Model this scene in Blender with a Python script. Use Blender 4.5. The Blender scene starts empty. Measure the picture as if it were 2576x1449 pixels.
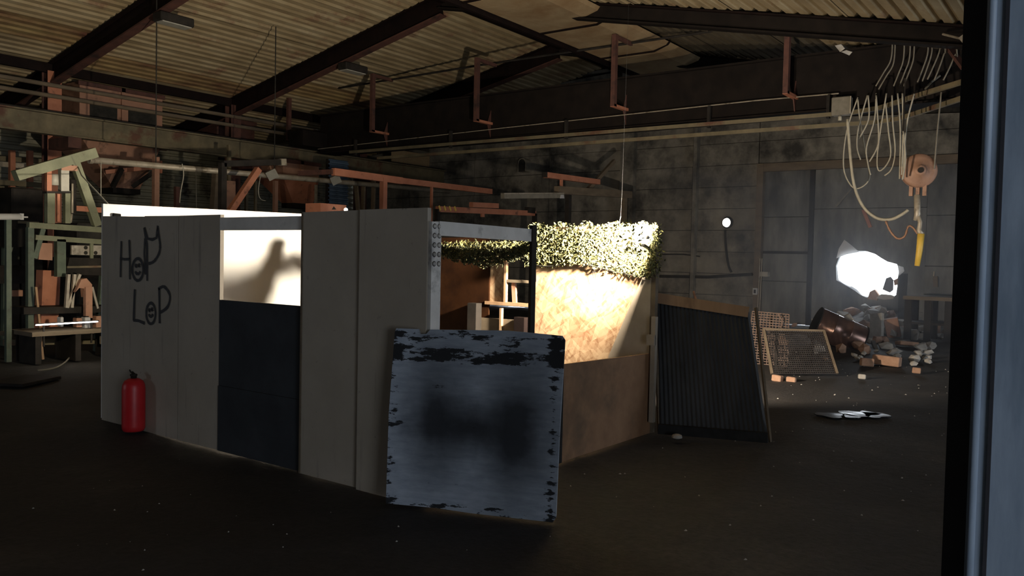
import bpy, bmesh, math, random
import numpy as np
from mathutils import Vector, Matrix, noise

random.seed(7)
scene = bpy.context.scene
COL = scene.collection

# ------------------------------------------------------------------ camera
FPX, CXP, CYP, CAMH = 2100.0, 1288.0, 724.5, 1.65
HEAD, PITCH, ROLL = math.radians(36), math.radians(2.1), math.radians(1.2)
f0 = Vector((math.cos(HEAD), math.sin(HEAD), 0)); r0 = Vector((math.sin(HEAD), -math.cos(HEAD), 0)); u0 = Vector((0, 0, 1))
FW = f0 * math.cos(PITCH) - u0 * math.sin(PITCH)
u1 = u0 * math.cos(PITCH) + f0 * math.sin(PITCH)
CR = r0 * math.cos(ROLL) + u1 * math.sin(ROLL)
CU = u1 * math.cos(ROLL) - r0 * math.sin(ROLL)
EYE = Vector((0, 0, CAMH))
cam_d = bpy.data.cameras.new('camera'); cam = bpy.data.objects.new('camera', cam_d); COL.objects.link(cam)
cam_d.sensor_width = 36; cam_d.lens = FPX / 2576 * 36; cam_d.clip_start = .05; cam_d.clip_end = 300
cam.matrix_world = Matrix(((CR.x, CU.x, -FW.x, 0), (CR.y, CU.y, -FW.y, 0), (CR.z, CU.z, -FW.z, CAMH), (0, 0, 0, 1)))
scene.camera = cam

# ------------------------------------------------------------------ sky and exposure
SKY = 8.5
world = bpy.data.worlds.new('overcast_sky'); scene.world = world; world.use_nodes = True
wb = world.node_tree.nodes['Background']; wb.inputs[0].default_value = (.82, .90, 1, 1); wb.inputs[1].default_value = SKY
vs = scene.view_settings; vs.view_transform = 'Standard'; vs.look = 'None'; vs.gamma = 1; vs.exposure = 0.0; vs.use_curve_mapping = False

def portal(name, loc, rot, sx, sy):
    l = bpy.data.lights.new(name, 'AREA'); l.shape = 'RECTANGLE'; l.size = sx; l.size_y = sy; l.cycles.is_portal = True
    o = bpy.data.objects.new(name, l); COL.objects.link(o); o.location = loc; o.rotation_euler = rot
    return o
# an unseen yard entrance behind the camera to the right, a side gate and a small yard window, all assumed, and the hole in the gate let the sky in
DOOR_X0, DOOR_X1, DOOR_Z = -2.2, 0.6, 2.8
GATE_X0, GATE_X1, GATE_Z = 12.2, 15.6, 2.7
portal('assumed_entrance_portal', ((DOOR_X0 + DOOR_X1) / 2, -5.0, DOOR_Z / 2), (math.pi / 2, 0, 0), DOOR_X1 - DOOR_X0, DOOR_Z)
portal('assumed_gate_portal', ((GATE_X0 + GATE_X1) / 2, -5.0, GATE_Z / 2), (math.pi / 2, 0, 0), GATE_X1 - GATE_X0, GATE_Z)
WIN_Y0, WIN_Y1, WIN_Z0, WIN_Z1 = 13.0, 14.5, 1.2, 2.6
portal('assumed_window_portal', (-4.0, (WIN_Y0 + WIN_Y1) / 2, (WIN_Z0 + WIN_Z1) / 2), (0, -math.pi / 2, 0), WIN_Z1 - WIN_Z0, WIN_Y1 - WIN_Y0)
portal('hole_portal', (22.95, 5.2, 1.42), (0, math.pi / 2, 0), 1.4, 1.7)

# the work flood lamp's own light (lamp body is built with the booth)
FLOOD = Vector((6.80, 3.56, 1.90)); FLOOD_DIR = Vector((.16, 1, .36)).normalized()
fl = bpy.data.lights.new('flood_light', 'AREA'); fl.shape = 'DISK'; fl.size = .16; fl.energy = 680; fl.color = (1, .87, .68)
flo = bpy.data.objects.new('flood_light', fl); COL.objects.link(flo); flo.location = FLOOD
flo.rotation_euler = (-FLOOD_DIR).to_track_quat('Z', 'Y').to_euler()

# second work lamp, assumed and unseen, on the floor behind the booth, shining at the back wall (body built with the booth)
LAMP2 = Vector((7.75, 4.35, .95)); LAMP2_DIR = Vector((1, .10, .0)).normalized()
l2 = bpy.data.lights.new('assumed_rear_light', 'SPOT'); l2.energy = 1700; l2.color = (1, .84, .66); l2.spot_size = math.radians(96); l2.spot_blend = .7; l2.shadow_soft_size = .06
l2o = bpy.data.objects.new('assumed_rear_light', l2); COL.objects.link(l2o); l2o.location = LAMP2; l2o.rotation_euler = (-LAMP2_DIR).to_track_quat('Z', 'Y').to_euler()

# third work lamp, assumed and added out of view, on the floor behind the end of the booth, shining at the machines on the left
LAMP3 = Vector((5.45, 9.3, 1.15)); LAMP3_DIR = Vector((.5, 1, .34)).normalized()
l3 = bpy.data.lights.new('assumed_machine_light', 'SPOT'); l3.energy = 290; l3.color = (1, .86, .62); l3.spot_size = math.radians(120); l3.spot_blend = .7; l3.shadow_soft_size = .06
l3o = bpy.data.objects.new('assumed_machine_light', l3); COL.objects.link(l3o); l3o.location = LAMP3; l3o.rotation_euler = (-LAMP3_DIR).to_track_quat('Z', 'Y').to_euler()

# ------------------------------------------------------------------ helpers
def at(px, py, X=None, Y=None, Z=None):
    d = FW + CR * ((px - CXP) / FPX) - CU * ((py - CYP) / FPX)
    if X is not None: return EYE + d * (X / d.x)
    if Y is not None: return EYE + d * (Y / d.y)
    return EYE + d * ((Z - CAMH) / d.z)
V = Vector

def root_loc(o):
    while o.parent: o = o.parent
    return Vector(o.location)

class MB:
    def __init__(s): s.v = []; s.f = []
    def add(s, vs, fs):
        n = len(s.v); s.v += [tuple(v) for v in vs]; s.f += [tuple(i + n for i in f) for f in fs]; return s
    def box(s, lo, hi):
        (a, b, c), (d, e, f) = lo, hi
        return s.add([(a, b, c), (d, b, c), (d, e, c), (a, e, c), (a, b, f), (d, b, f), (d, e, f), (a, e, f)],
                     [(3, 2, 1, 0), (4, 5, 6, 7), (0, 1, 5, 4), (1, 2, 6, 5), (2, 3, 7, 6), (3, 0, 4, 7)])
    def bar(s, p, q, w, h, up=(0, 0, 1), off=(0, 0)):
        p, q = V(p), V(q); d = (q - p).normalized(); up = V(up)
        if abs(d.dot(up)) > .98: up = V((1, 0, 0)) if abs(d.x) < .9 else V((0, 1, 0))
        sd = d.cross(up).normalized(); un = sd.cross(d).normalized()
        o = sd * off[0] + un * off[1]
        vs = [c + o + sd * (a * w / 2) + un * (b * h / 2) for c in (p, q) for a, b in ((-1, -1), (1, -1), (1, 1), (-1, 1))]
        return s.add(vs, [(0, 1, 2, 3), (7, 6, 5, 4), (0, 4, 5, 1), (1, 5, 6, 2), (2, 6, 7, 3), (3, 7, 4, 0)])
    def ibeam(s, p, q, w, h, t=.02, up=(0, 0, 1)):
        s.bar(p, q, t, h, up); s.bar(p, q, w, t * 1.4, up, (0, h / 2)); s.bar(p, q, w, t * 1.4, up, (0, -h / 2)); return s
    def tube(s, pts, r, n=8, cap=True):
        pts = [V(p) for p in pts]; rs = r if isinstance(r, (list, tuple)) else [r] * len(pts)
        base = len(s.v); prev = None; rings = []
        for i, p in enumerate(pts):
            d = (pts[min(i + 1, len(pts) - 1)] - pts[max(i - 1, 0)])
            d = d.normalized() if d.length > 1e-9 else V((0, 0, 1))
            if prev is None:
                a = d.cross(V((0, 0, 1)) if abs(d.z) < .9 else V((1, 0, 0))).normalized()
            else:
                a = (prev - d * prev.dot(d)); a = a.normalized() if a.length > 1e-6 else d.orthogonal().normalized()
            prev = a; b = d.cross(a)
            rings.append([p + (a * math.cos(2 * math.pi * k / n) + b * math.sin(2 * math.pi * k / n)) * rs[i] for k in range(n)])
        vs = [v for ring in rings for v in ring]; fs = []
        for i in range(len(pts) - 1):
            for k in range(n):
                fs.append((i * n + k, i * n + (k + 1) % n, (i + 1) * n + (k + 1) % n, (i + 1) * n + k))
        if cap: fs.append(tuple(range(n))[::-1]); fs.append(tuple((len(pts) - 1) * n + k for k in range(n)))
        return s.add(vs, fs)
    def lathe(s, prof, c, n=24, M=None):
        c = V(c); vs = []; fs = []
        for r, z in prof:
            for k in range(n):
                p = V((r * math.cos(2 * math.pi * k / n), r * math.sin(2 * math.pi * k / n), z))
                vs.append(c + (M @ p if M else p))
        for i in range(len(prof) - 1):
            for k in range(n):
                fs.append((i * n + k, i * n + (k + 1) % n, (i + 1) * n + (k + 1) % n, (i + 1) * n + k))
        fs.append(tuple(range(n))[::-1]); fs.append(tuple((len(prof) - 1) * n + k for k in range(n)))
        return s.add(vs, fs)
    def prism(s, poly, d):
        poly = [V(p) for p in poly]; d = V(d); n = len(poly)
        return s.add(poly + [p + d for p in poly],
                     [tuple(range(n))[::-1], tuple(range(n, 2 * n))] + [(i, (i + 1) % n, n + (i + 1) % n, n + i) for i in range(n)])
    def frustum(s, b, t):
        return s.add([V(p) for p in b] + [V(p) for p in t], [(3, 2, 1, 0), (4, 5, 6, 7)] + [(i, (i + 1) % 4, 4 + (i + 1) % 4, 4 + i) for i in range(4)])
    def build(s, name, mat, parent=None, smooth=False, bevel=0):
        L = root_loc(parent) if parent else None
        vs = [V(v) for v in s.v]
        if L is None:
            mn = V([min(v[i] for v in vs) for i in range(3)]); mx = V([max(v[i] for v in vs) for i in range(3)])
            org = V(((mn.x + mx.x) / 2, (mn.y + mx.y) / 2, mn.z))
        else: org = L
        me = bpy.data.meshes.new(name); me.from_pydata([v - org for v in vs], [], s.f)
        bm = bmesh.new(); bm.from_mesh(me); bmesh.ops.recalc_face_normals(bm, faces=bm.faces)
        if bevel:
            bmesh.ops.bevel(bm, geom=[e for e in bm.edges if e.is_manifold and e.calc_face_angle(0) > .5], offset=bevel, segments=1, affect='EDGES')
        bm.to_mesh(me); bm.free()
        me.materials.append(mat)
        if smooth:
            for p in me.polygons: p.use_smooth = True
        o = bpy.data.objects.new(name, me); COL.objects.link(o)
        if parent: o.parent = parent
        else: o.location = org
        return o

def thing(name, label, cat, loc, group=None):
    o = bpy.data.objects.new(name, None); COL.objects.link(o); o.location = loc; o.empty_display_size = .1
    o['label'] = label; o['category'] = cat
    if group: o['group'] = group
    return o
def tag(o, label, cat, group=None):
    o['label'] = label; o['category'] = cat
    if group: o['group'] = group
    return o
def struct(o, label=None):
    o['kind'] = 'structure'
    if label: o['label'] = label
    return o
def sroot(name, label=None, loc=(0, 0, 0)):
    o = bpy.data.objects.new(name, None); COL.objects.link(o); o.location = loc; o.empty_display_size = .1
    return struct(o, label)

# ------------------------------------------------------------------ materials
def lin(c):
    return tuple(((x / 255) / 12.92 if x / 255 <= .04045 else ((x / 255 + .055) / 1.055) ** 2.4) for x in c)
def newmat(name):
    m = bpy.data.materials.new(name); m.use_nodes = True
    nt = m.node_tree; b = nt.nodes['Principled BSDF']
    return m, nt, b
def node(nt, t, **kw):
    n = nt.nodes.new(t)
    for k, v in kw.items():
        if k.startswith('i_'):
            key = k[2:]; key = int(key) if key.isdigit() else key.replace('_', ' ')
            n.inputs[key].default_value = v
        else: setattr(n, k, v)
    return n
def ramp(nt, src, stops):
    r = nt.nodes.new('ShaderNodeValToRGB'); e = r.color_ramp.elements
    while len(e) < len(stops): e.new(.5)
    for k, (p, c) in enumerate(stops):
        e[k].position = p; e[k].color = (c, c, c, 1) if not hasattr(c, '__len__') else (*c[:3], 1)
    nt.links.new(src, r.inputs[0]); return r.outputs[0]
def coords(nt, stretch=(1, 1, 1), kind='Object'):
    tc = nt.nodes.new('ShaderNodeTexCoord'); mp = nt.nodes.new('ShaderNodeMapping'); mp.inputs['Scale'].default_value = stretch
    nt.links.new(tc.outputs[kind], mp.inputs[0]); return mp.outputs[0]
def noisev(nt, co, scale, detail=6, rough=.6, dist=0):
    n = node(nt, 'ShaderNodeTexNoise'); n.inputs['Scale'].default_value = scale; n.inputs['Detail'].default_value = detail
    n.inputs['Roughness'].default_value = rough; n.inputs['Distortion'].default_value = dist
    nt.links.new(co, n.inputs['Vector']); return n.outputs['Fac']
def mix(nt, fac, a, b):
    m = node(nt, 'ShaderNodeMix', data_type='RGBA')
    for s, k in ((fac, 0), (a, 6), (b, 7)):
        if hasattr(s, 'is_output'): nt.links.new(s, m.inputs[k])
        elif k == 0: m.inputs[0].default_value = s
        else: m.inputs[k].default_value = (*s[:3], 1)
    return m.outputs[2]
def bump(nt, b, h, strength, dist=.01):
    bp = node(nt, 'ShaderNodeBump'); bp.inputs['Strength'].default_value = strength; bp.inputs['Distance'].default_value = dist
    nt.links.new(h, bp.inputs['Height']); nt.links.new(bp.outputs[0], b.inputs['Normal'])
def MAT(name, c1, c2, scale=6, rough=.8, metal=0, bmp=.3, stretch=(1, 1, 1), c3=None, t3=.58, s3=2.2, stretch3=None, soft=.06):
    m, nt, b = newmat(name); co = coords(nt, stretch)
    n1 = noisev(nt, co, scale); c = ramp(nt, n1, [(.3, c1), (.7, c2)])
    if c3 is not None:
        co3 = coords(nt, stretch3 or stretch)
        n3 = noisev(nt, co3, s3, 8, .65); f = ramp(nt, n3, [(t3 - soft, 0.0), (t3 + soft, 1.0)]); c = mix(nt, f, c, c3)
    nt.links.new(c, b.inputs['Base Color']); b.inputs['Roughness'].default_value = rough; b.inputs['Metallic'].default_value = metal
    if bmp: bump(nt, b, noisev(nt, co, scale * 5, 6), bmp, .006)
    return m
def EMIT(name, col, strength):
    m, nt, b = newmat(name); b.inputs['Base Color'].default_value = (.8, .8, .8, 1)
    b.inputs['Emission Color'].default_value = (*col, 1); b.inputs['Emission Strength'].default_value = strength
    return m

m_rust = MAT('rust_red_steel', (.065, .027, .021), (.115, .046, .033), 5, .75, 0, .3, c3=(.035, .018, .015), t3=.6)
m_rafter = MAT('dark_rafter_steel', (.006, .004, .004), (.013, .007, .006), 4, .7, 0, .2)
m_orange = MAT('faded_orange_paint', (.36, .13, .07), (.46, .19, .11), 4, .65, 0, .2, c3=(.10, .045, .03), t3=.66, s3=3)
m_salmon = MAT('dusty_salmon_paint', (.30, .155, .10), (.41, .22, .145), 3, .7, 0, .2, c3=(.14, .08, .055), t3=.62, s3=2.5)
m_soot = MAT('soot_black', (.018, .018, .017), (.045, .042, .036), 5, .9, 0, .2)
m_green = MAT('grey_green_machine_paint', (.13, .14, .085), (.21, .22, .14), 5, .6, 0, .2, c3=(.09, .08, .05), t3=.62, s3=4)
m_dgreen = MAT('dark_green_machine_paint', (.055, .075, .055), (.10, .13, .09), 5, .6, 0, .2, c3=(.05, .04, .03), t3=.62, s3=4)
m_olive = MAT('dirty_olive_steel', (.10, .085, .05), (.19, .155, .09), 3, .7, 0, .2, c3=(.11, .05, .03), t3=.6, s3=1.4)
m_dark = MAT('dark_sooty_steel', (.014, .013, .012), (.035, .03, .026), 4, .7, 0, .2)
m_girder = MAT('crane_girder_grime', (.008, .0065, .006), (.016, .012, .010), 3, .8, 0, .2)
m_paleste = MAT('worn_pale_steel', (.28, .24, .18), (.45, .40, .32), 6, .45, .2, .2, c3=(.10, .08, .05), t3=.62, s3=4)
m_cable = MAT('pale_cable_sheath', (.30, .28, .22), (.42, .39, .31), 9, .6, 0, .1)
m_cabled = MAT('dull_grey_cable', (.14, .13, .10), (.22, .20, .16), 9, .7, 0, .1)
m_lampgrey = MAT('grey_lamp_housing', (.30, .29, .25), (.44, .42, .36), 6, .5, 0, .1)
m_wood = MAT('raw_timber', (.25, .15, .08), (.38, .24, .14), 7, .8, 0, .3, (1, 1, .15), c3=(.12, .07, .04), t3=.66)
m_woodd = MAT('weathered_timber', (.10, .075, .05), (.17, .13, .085), 7, .85, 0, .3, (.3, .3, 1))
m_concwall = MAT('sooty_concrete_panel', (.13, .12, .10), (.25, .23, .19), 2.2, .9, 0, .5, c3=(.04, .038, .034), t3=.54, s3=.9, soft=.10)
m_concgate = MAT('grimy_gate_infill', (.12, .12, .11), (.23, .23, .21), 2.5, .9, 0, .5, (1, 1.5, .5), c3=(.05, .05, .05), t3=.55, s3=.8, soft=.12)
m_conc = MAT('pale_broken_concrete', (.30, .28, .25), (.46, .44, .40), 6, .9, 0, .5)
m_brick = MAT('orange_brick', (.28, .16, .10), (.40, .25, .17), 8, .9, 0, .5)
m_clad = MAT('dull_wall_cladding', (.22, .21, .15), (.34, .32, .24), 3, .6, .1, .2, c3=(.05, .035, .025), t3=.6, s3=1.5)
m_blueclad = MAT('blue_ribbed_metal', (.05, .08, .12), (.09, .13, .19), 4, .4, .2, .1)
m_red = MAT('red_extinguisher_paint', (.50, .012, .018), (.58, .022, .026), 6, .42, 0, .04)
m_black = MAT('black_rubber', (.012, .012, .012), (.025, .025, .025), 8, .7, 0, .1)
m_spray = MAT('black_spray_paint', (.014, .014, .017), (.022, .022, .026), 30, .6, 0, 0)
m_leaf1 = MAT('net_leaf_olive', (.09, .095, .028), (.17, .15, .05), 12, .8, 0, 0)
m_leaf2 = MAT('net_leaf_dark', (.028, .036, .016), (.06, .065, .028), 12, .8, 0, 0)
m_yellow = MAT('yellow_hazard_paint', (.55, .36, .05), (.70, .48, .10), 6, .5, 0, .1)
m_pulley = MAT('rusty_pulley_cast_iron', (.24, .13, .08), (.36, .21, .14), 5, .6, .1, .3, c3=(.12, .06, .04), t3=.62, s3=3)
m_navy = MAT('navy_plywood', (.020, .024, .030), (.036, .042, .050), 3, .8, 0, .15, c3=(.012, .014, .02), t3=.6, s3=1.3, soft=.15)
m_greyframe = MAT('grey_galvanised_frame', (.52, .50, .47), (.66, .64, .61), 5, .5, .1, .15, c3=(.19, .18, .17), t3=.62, s3=3)
m_ribmat = MAT('dark_ribbed_sheet', (.026, .028, .031), (.060, .062, .066), 4, .7, 0, .2, (1, 1, .25), c3=(.022, .024, .027), t3=.6, s3=2)
m_tan = MAT('tan_fibreboard', (.21, .11, .055), (.29, .16, .082), 5, .85, 0, .15, c3=(.11, .07, .04), t3=.62, s3=1.6, soft=.12)
m_greytan = MAT('scuffed_grey_board', (.24, .20, .155), (.33, .28, .22), 4, .8, 0, .15)
m_mesh = MAT('rusty_wire_mesh', (.11, .07, .055), (.20, .14, .11), 8, .7, .2, .1)
m_grate = MAT('dark_woven_wire', (.032, .028, .027), (.062, .054, .05), 8, .5, .4, .1)
m_drum = MAT('rusty_drum', (.10, .055, .042), (.17, .095, .07), 4, .24, .55, .2, c3=(.2, .2, .22), t3=.62, s3=2)
m_plastic = MAT('torn_white_film', (.72, .72, .72), (.85, .85, .85), 4, .5, 0, .1)
_nt = m_plastic.node_tree; _tr = _nt.nodes.new('ShaderNodeBsdfTranslucent'); _tr.inputs[0].default_value = (.7, .7, .7, 1); _mx = _nt.nodes.new('ShaderNodeMixShader'); _mx.inputs[0].default_value = .5
_nt.links.new(_nt.nodes['Principled BSDF'].outputs[0], _mx.inputs[1]); _nt.links.new(_tr.outputs[0], _mx.inputs[2]); _nt.links.new(_mx.outputs[0], _nt.nodes['Material Output'].inputs[0])
m_rag = MAT('grey_rag', (.10, .10, .11), (.16, .16, .17), 6, .9, 0, .2)
m_beige = MAT('beige_soffit_board', (.26, .185, .10), (.36, .265, .15), 2, .85, 0, .2, c3=(.20, .11, .045), t3=.58, s3=1.1, soft=.15)
m_bulb = EMIT('lit_lamp_glass', (1, .93, .82), 9)
m_floodface = EMIT('lit_flood_glass', (1, .86, .62), 30)
m_tubeglow = EMIT('lit_tube_glass', (1, .93, .85), 14)
m_glassblue = EMIT('daylit_window_strip', (.45, .6, .8), .25)

for _m in (m_girder, m_dark, m_rafter, m_soot, m_black): _m.node_tree.nodes['Principled BSDF'].inputs['Specular IOR Level'].default_value = .12
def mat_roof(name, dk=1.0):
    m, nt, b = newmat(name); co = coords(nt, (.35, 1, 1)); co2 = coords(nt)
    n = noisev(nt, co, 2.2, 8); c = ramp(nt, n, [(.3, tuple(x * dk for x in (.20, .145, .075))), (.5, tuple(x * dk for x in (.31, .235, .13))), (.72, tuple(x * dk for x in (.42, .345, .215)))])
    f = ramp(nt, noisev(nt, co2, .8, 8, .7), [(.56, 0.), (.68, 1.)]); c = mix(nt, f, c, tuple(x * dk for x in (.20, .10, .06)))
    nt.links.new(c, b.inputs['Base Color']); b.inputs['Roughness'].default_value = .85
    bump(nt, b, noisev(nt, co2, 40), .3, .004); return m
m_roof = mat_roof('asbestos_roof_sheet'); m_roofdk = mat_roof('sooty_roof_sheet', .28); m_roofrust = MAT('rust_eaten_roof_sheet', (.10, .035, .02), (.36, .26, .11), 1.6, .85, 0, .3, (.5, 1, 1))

def mat_floor():
    m, nt, b = newmat('black_cinder_dirt'); co = coords(nt)
    n = noisev(nt, co, .7, 10, .65); c = ramp(nt, n, [(.3, (.017, .016, .017)), (.55, (.037, .034, .033)), (.75, (.090, .080, .070))])
    g = ramp(nt, noisev(nt, co, 22, 6, .7), [(.35, (.35, .35, .35)), (.7, (1, 1, 1))])
    mm = node(nt, 'ShaderNodeMix', data_type='RGBA', blend_type='MULTIPLY'); mm.inputs[0].default_value = .8
    nt.links.new(c, mm.inputs[6]); nt.links.new(g, mm.inputs[7])
    nt.links.new(mm.outputs[2], b.inputs['Base Color']); b.inputs['Roughness'].default_value = .72
    bump(nt, b, noisev(nt, co, 14, 8, .7), .9, .03); return m
m_floor = mat_floor()

def mat_panel():
    m, nt, b = newmat('dingy_white_panel'); co = coords(nt); cz = coords(nt, (4, 4, .35))
    c = ramp(nt, noisev(nt, co, 1.5, 6), [(.3, (.34, .298, .24)), (.7, (.43, .382, .315))])
    f = ramp(nt, noisev(nt, cz, 2.0, 8, .7), [(.58, 0.), (.74, .8)]); c = mix(nt, f, c, (.15, .14, .12))
    sp = ramp(nt, noisev(nt, co, 16, 4, .7), [(.66, 0.), (.74, .7)]); c = mix(nt, sp, c, (.13, .12, .10))
    nt.links.new(c, b.inputs['Base Color']); b.inputs['Roughness'].default_value = .6
    bump(nt, b, noisev(nt, co, 60), .15, .002); return m
m_panel = mat_panel()

def mat_endwall():
    m, nt, b = newmat('white_end_sheet'); co = coords(nt)
    c = ramp(nt, noisev(nt, co, 1.2, 5), [(.3, (.84, .83, .80)), (.7, (.90, .89, .86))])
    nt.links.new(c, b.inputs['Base Color']); b.inputs['Roughness'].default_value = .32; return m
m_end = mat_endwall()

def mat_osb(name, k=1.0):
    m, nt, b = newmat(name); tc = coords(nt)
    cols = []
    for i, (rz, st) in enumerate(((.6, (5, 6, 26)), (-.75, (5, 7, 28)), (1.25, (5, 5.5, 24)))):
        m0 = nt.nodes.new('ShaderNodeMapping'); m0.inputs['Rotation'].default_value = (rz, 0, 0); nt.links.new(tc, m0.inputs[0])
        mp = nt.nodes.new('ShaderNodeMapping'); mp.inputs['Scale'].default_value = st; nt.links.new(m0.outputs[0], mp.inputs[0])
        vo = node(nt, 'ShaderNodeTexVoronoi'); vo.inputs['Scale'].default_value = 1.1; nt.links.new(mp.outputs[0], vo.inputs['Vector'])
        bw = node(nt, 'ShaderNodeSeparateColor'); nt.links.new(vo.outputs['Color'], bw.inputs[0]); cols.append(bw.outputs[0])
    a = node(nt, 'ShaderNodeMath', operation='ADD'); nt.links.new(cols[0], a.inputs[0]); nt.links.new(cols[1], a.inputs[1])
    a2 = node(nt, 'ShaderNodeMath', operation='ADD'); nt.links.new(a.outputs[0], a2.inputs[0]); nt.links.new(cols[2], a2.inputs[1])
    a3 = node(nt, 'ShaderNodeMath', operation='DIVIDE'); nt.links.new(a2.outputs[0], a3.inputs[0]); a3.inputs[1].default_value = 3
    c = ramp(nt, a3.outputs[0], [(.2, tuple(x * k for x in (.21, .11, .055))), (.45, tuple(x * k for x in (.31, .195, .11))), (.75, tuple(x * k for x in (.42, .29, .175)))])
    nt.links.new(c, b.inputs['Base Color']); b.inputs['Roughness'].default_value = .7
    bump(nt, b, a3.outputs[0], .25, .004); return m
m_osb = mat_osb('oriented_strand_board'); m_osb_shaded = MAT('shaded_brown_board', (.020, .0075, .003), (.033, .013, .005), 4, .8, 0, .2, c3=(.015, .006, .003), t3=.6)  # shade inside the booth is put into the second, near-black brown

m_osb_shaded.node_tree.nodes['Principled BSDF'].inputs['Specular IOR Level'].default_value = .05
def mat_blueboard():
    # local frame: x along width (0..1), z up (0..1) through the Generated coordinates
    m, nt, b = newmat('chipped_blue_grey_paint'); g = coords(nt, (1, 1, 1), 'Generated'); st = coords(nt, (3, 3, 14), 'Object'); ob = coords(nt)
    c = ramp(nt, noisev(nt, st, 2.0, 8, .6), [(.3, (.28, .33, .41)), (.7, (.44, .50, .59))])
    sx = node(nt, 'ShaderNodeSeparateXYZ'); nt.links.new(g, sx.inputs[0])
    def blob(cx, cz, rx, rz, lo, hi):
        mp = nt.nodes.new('ShaderNodeMapping'); mp.inputs['Location'].default_value = (-cx / rx, 0, -cz / rz); mp.inputs['Scale'].default_value = (1 / rx, 0, 1 / rz)
        nt.links.new(g, mp.inputs[0])
        ds = node(nt, 'ShaderNodeVectorMath', operation='LENGTH'); nt.links.new(mp.outputs[0], ds.inputs[0])
        ad = node(nt, 'ShaderNodeMath', operation='ADD'); nt.links.new(ds.outputs['Value'], ad.inputs[0])
        ns = node(nt, 'ShaderNodeMath', operation='MULTIPLY_ADD'); nt.links.new(noisev(nt, ob, 3.2, 5), ns.inputs[0]); ns.inputs[1].default_value = .7; ns.inputs[2].default_value = -.35
        nt.links.new(ns.outputs[0], ad.inputs[1])
        return ramp(nt, ad.outputs[0], [(lo, 1.), (hi, 0.)])
    for bl in ((.28, .52, .27, .52, .15, 1.35), (.75, .47, .29, .54, .2, 1.35), (.5, .47, .45, .18, .1, 1.4)):
        c = mix(nt, node_scale(nt, blob(*bl), .93), c, (.020, .023, .030))
    # flaked paint showing the dark ground: a ragged band under the top edge, edges and stray chips
    chipn = noisev(nt, coords(nt, (2.2, 2.2, 8)), 2.0, 10, .72)
    zz = sx.outputs['Z']
    band = ramp(nt, zz, [(.0, .11), (.03, .10), (.07, 0.), (.12, .02), (.79, .0), (.825, .20), (.875, .20), (.905, .06), (.94, .16), (.965, .13), (.985, .05)])
    ed = ramp(nt, sx.outputs['X'], [(.0, .13), (.045, .09), (.09, .0), (.90, .0), (.95, .15), (.985, .07), (1, .10)])
    s1 = node(nt, 'ShaderNodeMath', operation='ADD'); nt.links.new(chipn, s1.inputs[0]); nt.links.new(band, s1.inputs[1])
    s2 = node(nt, 'ShaderNodeMath', operation='ADD'); nt.links.new(s1.outputs[0], s2.inputs[0]); nt.links.new(ed, s2.inputs[1])
    f = ramp(nt, s2.outputs[0], [(.655, 0.), (.67, 1.)])
    c = mix(nt, f, c, (.014, .016, .020))
    nt.links.new(c, b.inputs['Base Color']); b.inputs['Roughness'].default_value = .62
    bump(nt, b, f, -.4, .003); return m
def node_scale(nt, s, k):
    n = node(nt, 'ShaderNodeMath', operation='MULTIPLY'); nt.links.new(s, n.inputs[0]); n.inputs[1].default_value = k; return n.outputs[0]
m_blue = mat_blueboard()
m_colblue = MAT('blue_grey_column_paint', (.17, .225, .30), (.34, .41, .51), 5, .5, 0, .12, (2, 2, .35), c3=(.10, .135, .18), t3=.6, s3=1.6, soft=.12)
m_coldark = MAT('dark_column_edge', (.020, .020, .026), (.034, .034, .042), 4, .6, 0, .1)
mw, ntw, bw_ = newmat('puddle_water'); bw_.inputs['Base Color'].default_value = (.01, .01, .012, 1); bw_.inputs['Roughness'].default_value = .10; bw_.inputs['IOR'].default_value = 1.33
bump(ntw, bw_, noisev(ntw, coords(ntw), 3.5, 1), .16, .02); m_water = mw

# ------------------------------------------------------------------ hall shell
RY, RZ, EY, EZ = 12.8, 7.65, 20.6, 6.0
SLOPE = (RZ - EZ) / (EY - RY)
WX, LY, XN, YN = 22.7, 24.2, -4.0, -5.0            # back wall, left wall, near wall, right wall
def roofz(y): return RZ - SLOPE * abs(y - RY)
RAFT = [-.37, 4.64, 9.65, 14.65, 19.6]

# floor: uneven dirt
nx, ny = 150, 150; vs_, fs_ = [], []
for i in range(nx + 1):
    for j in range(ny + 1):
        x = XN - 1 + (WX + 1.4 - XN) * (i / nx); y = YN - 1 + (LY + 2 - YN) * (j / ny)
        vs_.append((x, y, .035 * (noise.fractal(V((x * .55, y * .55, 3)), 1, 2, 4) - .6) - .004))
for i in range(nx):
    for j in range(ny):
        a = i * (ny + 1) + j; fs_.append((a, a + ny + 1, a + ny + 2, a + 1))
b_ = MB(); b_.add(vs_, fs_); floor = struct(b_.build('floor', m_floor, smooth=True), 'uneven black cinder and dirt floor')

# roof: corrugated sheets, each a part
ceil = sroot('ceiling', 'pitched roof of ribbed brown cement sheets on rusty rafters', (9, 12.8, 7.65))
def sheet_mesh(x0, x1, y0, y1, off):
    PIT, DEP = .25, .075; prof = []; L = abs(y1 - y0); n = max(1, round(L / PIT)); s = 1 if y1 > y0 else -1
    for k in range(n):
        for t, d in ((0, 0), (.52, 0), (.70, 1), (.84, 1)): prof.append((y0 + s * (k + t) * L / n, d))
    prof.append((y1, 0)); prof.append((y1 + s * .04, 0))
    vs = []; fs = []
    for x in (x0, x1):
        for y, d in prof: vs.append((x, y, roofz(y) + DEP * d + off))
    m = len(prof)
    for k in range(m - 1): fs.append((k, k + 1, m + k + 1, m + k))
    return vs, fs
bays = [(XN - .1, RAFT[0]), (RAFT[0], RAFT[1]), (RAFT[1], RAFT[2]), (RAFT[2], RAFT[3]), (RAFT[3], RAFT[4]), (RAFT[4], WX + .2)]
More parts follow.
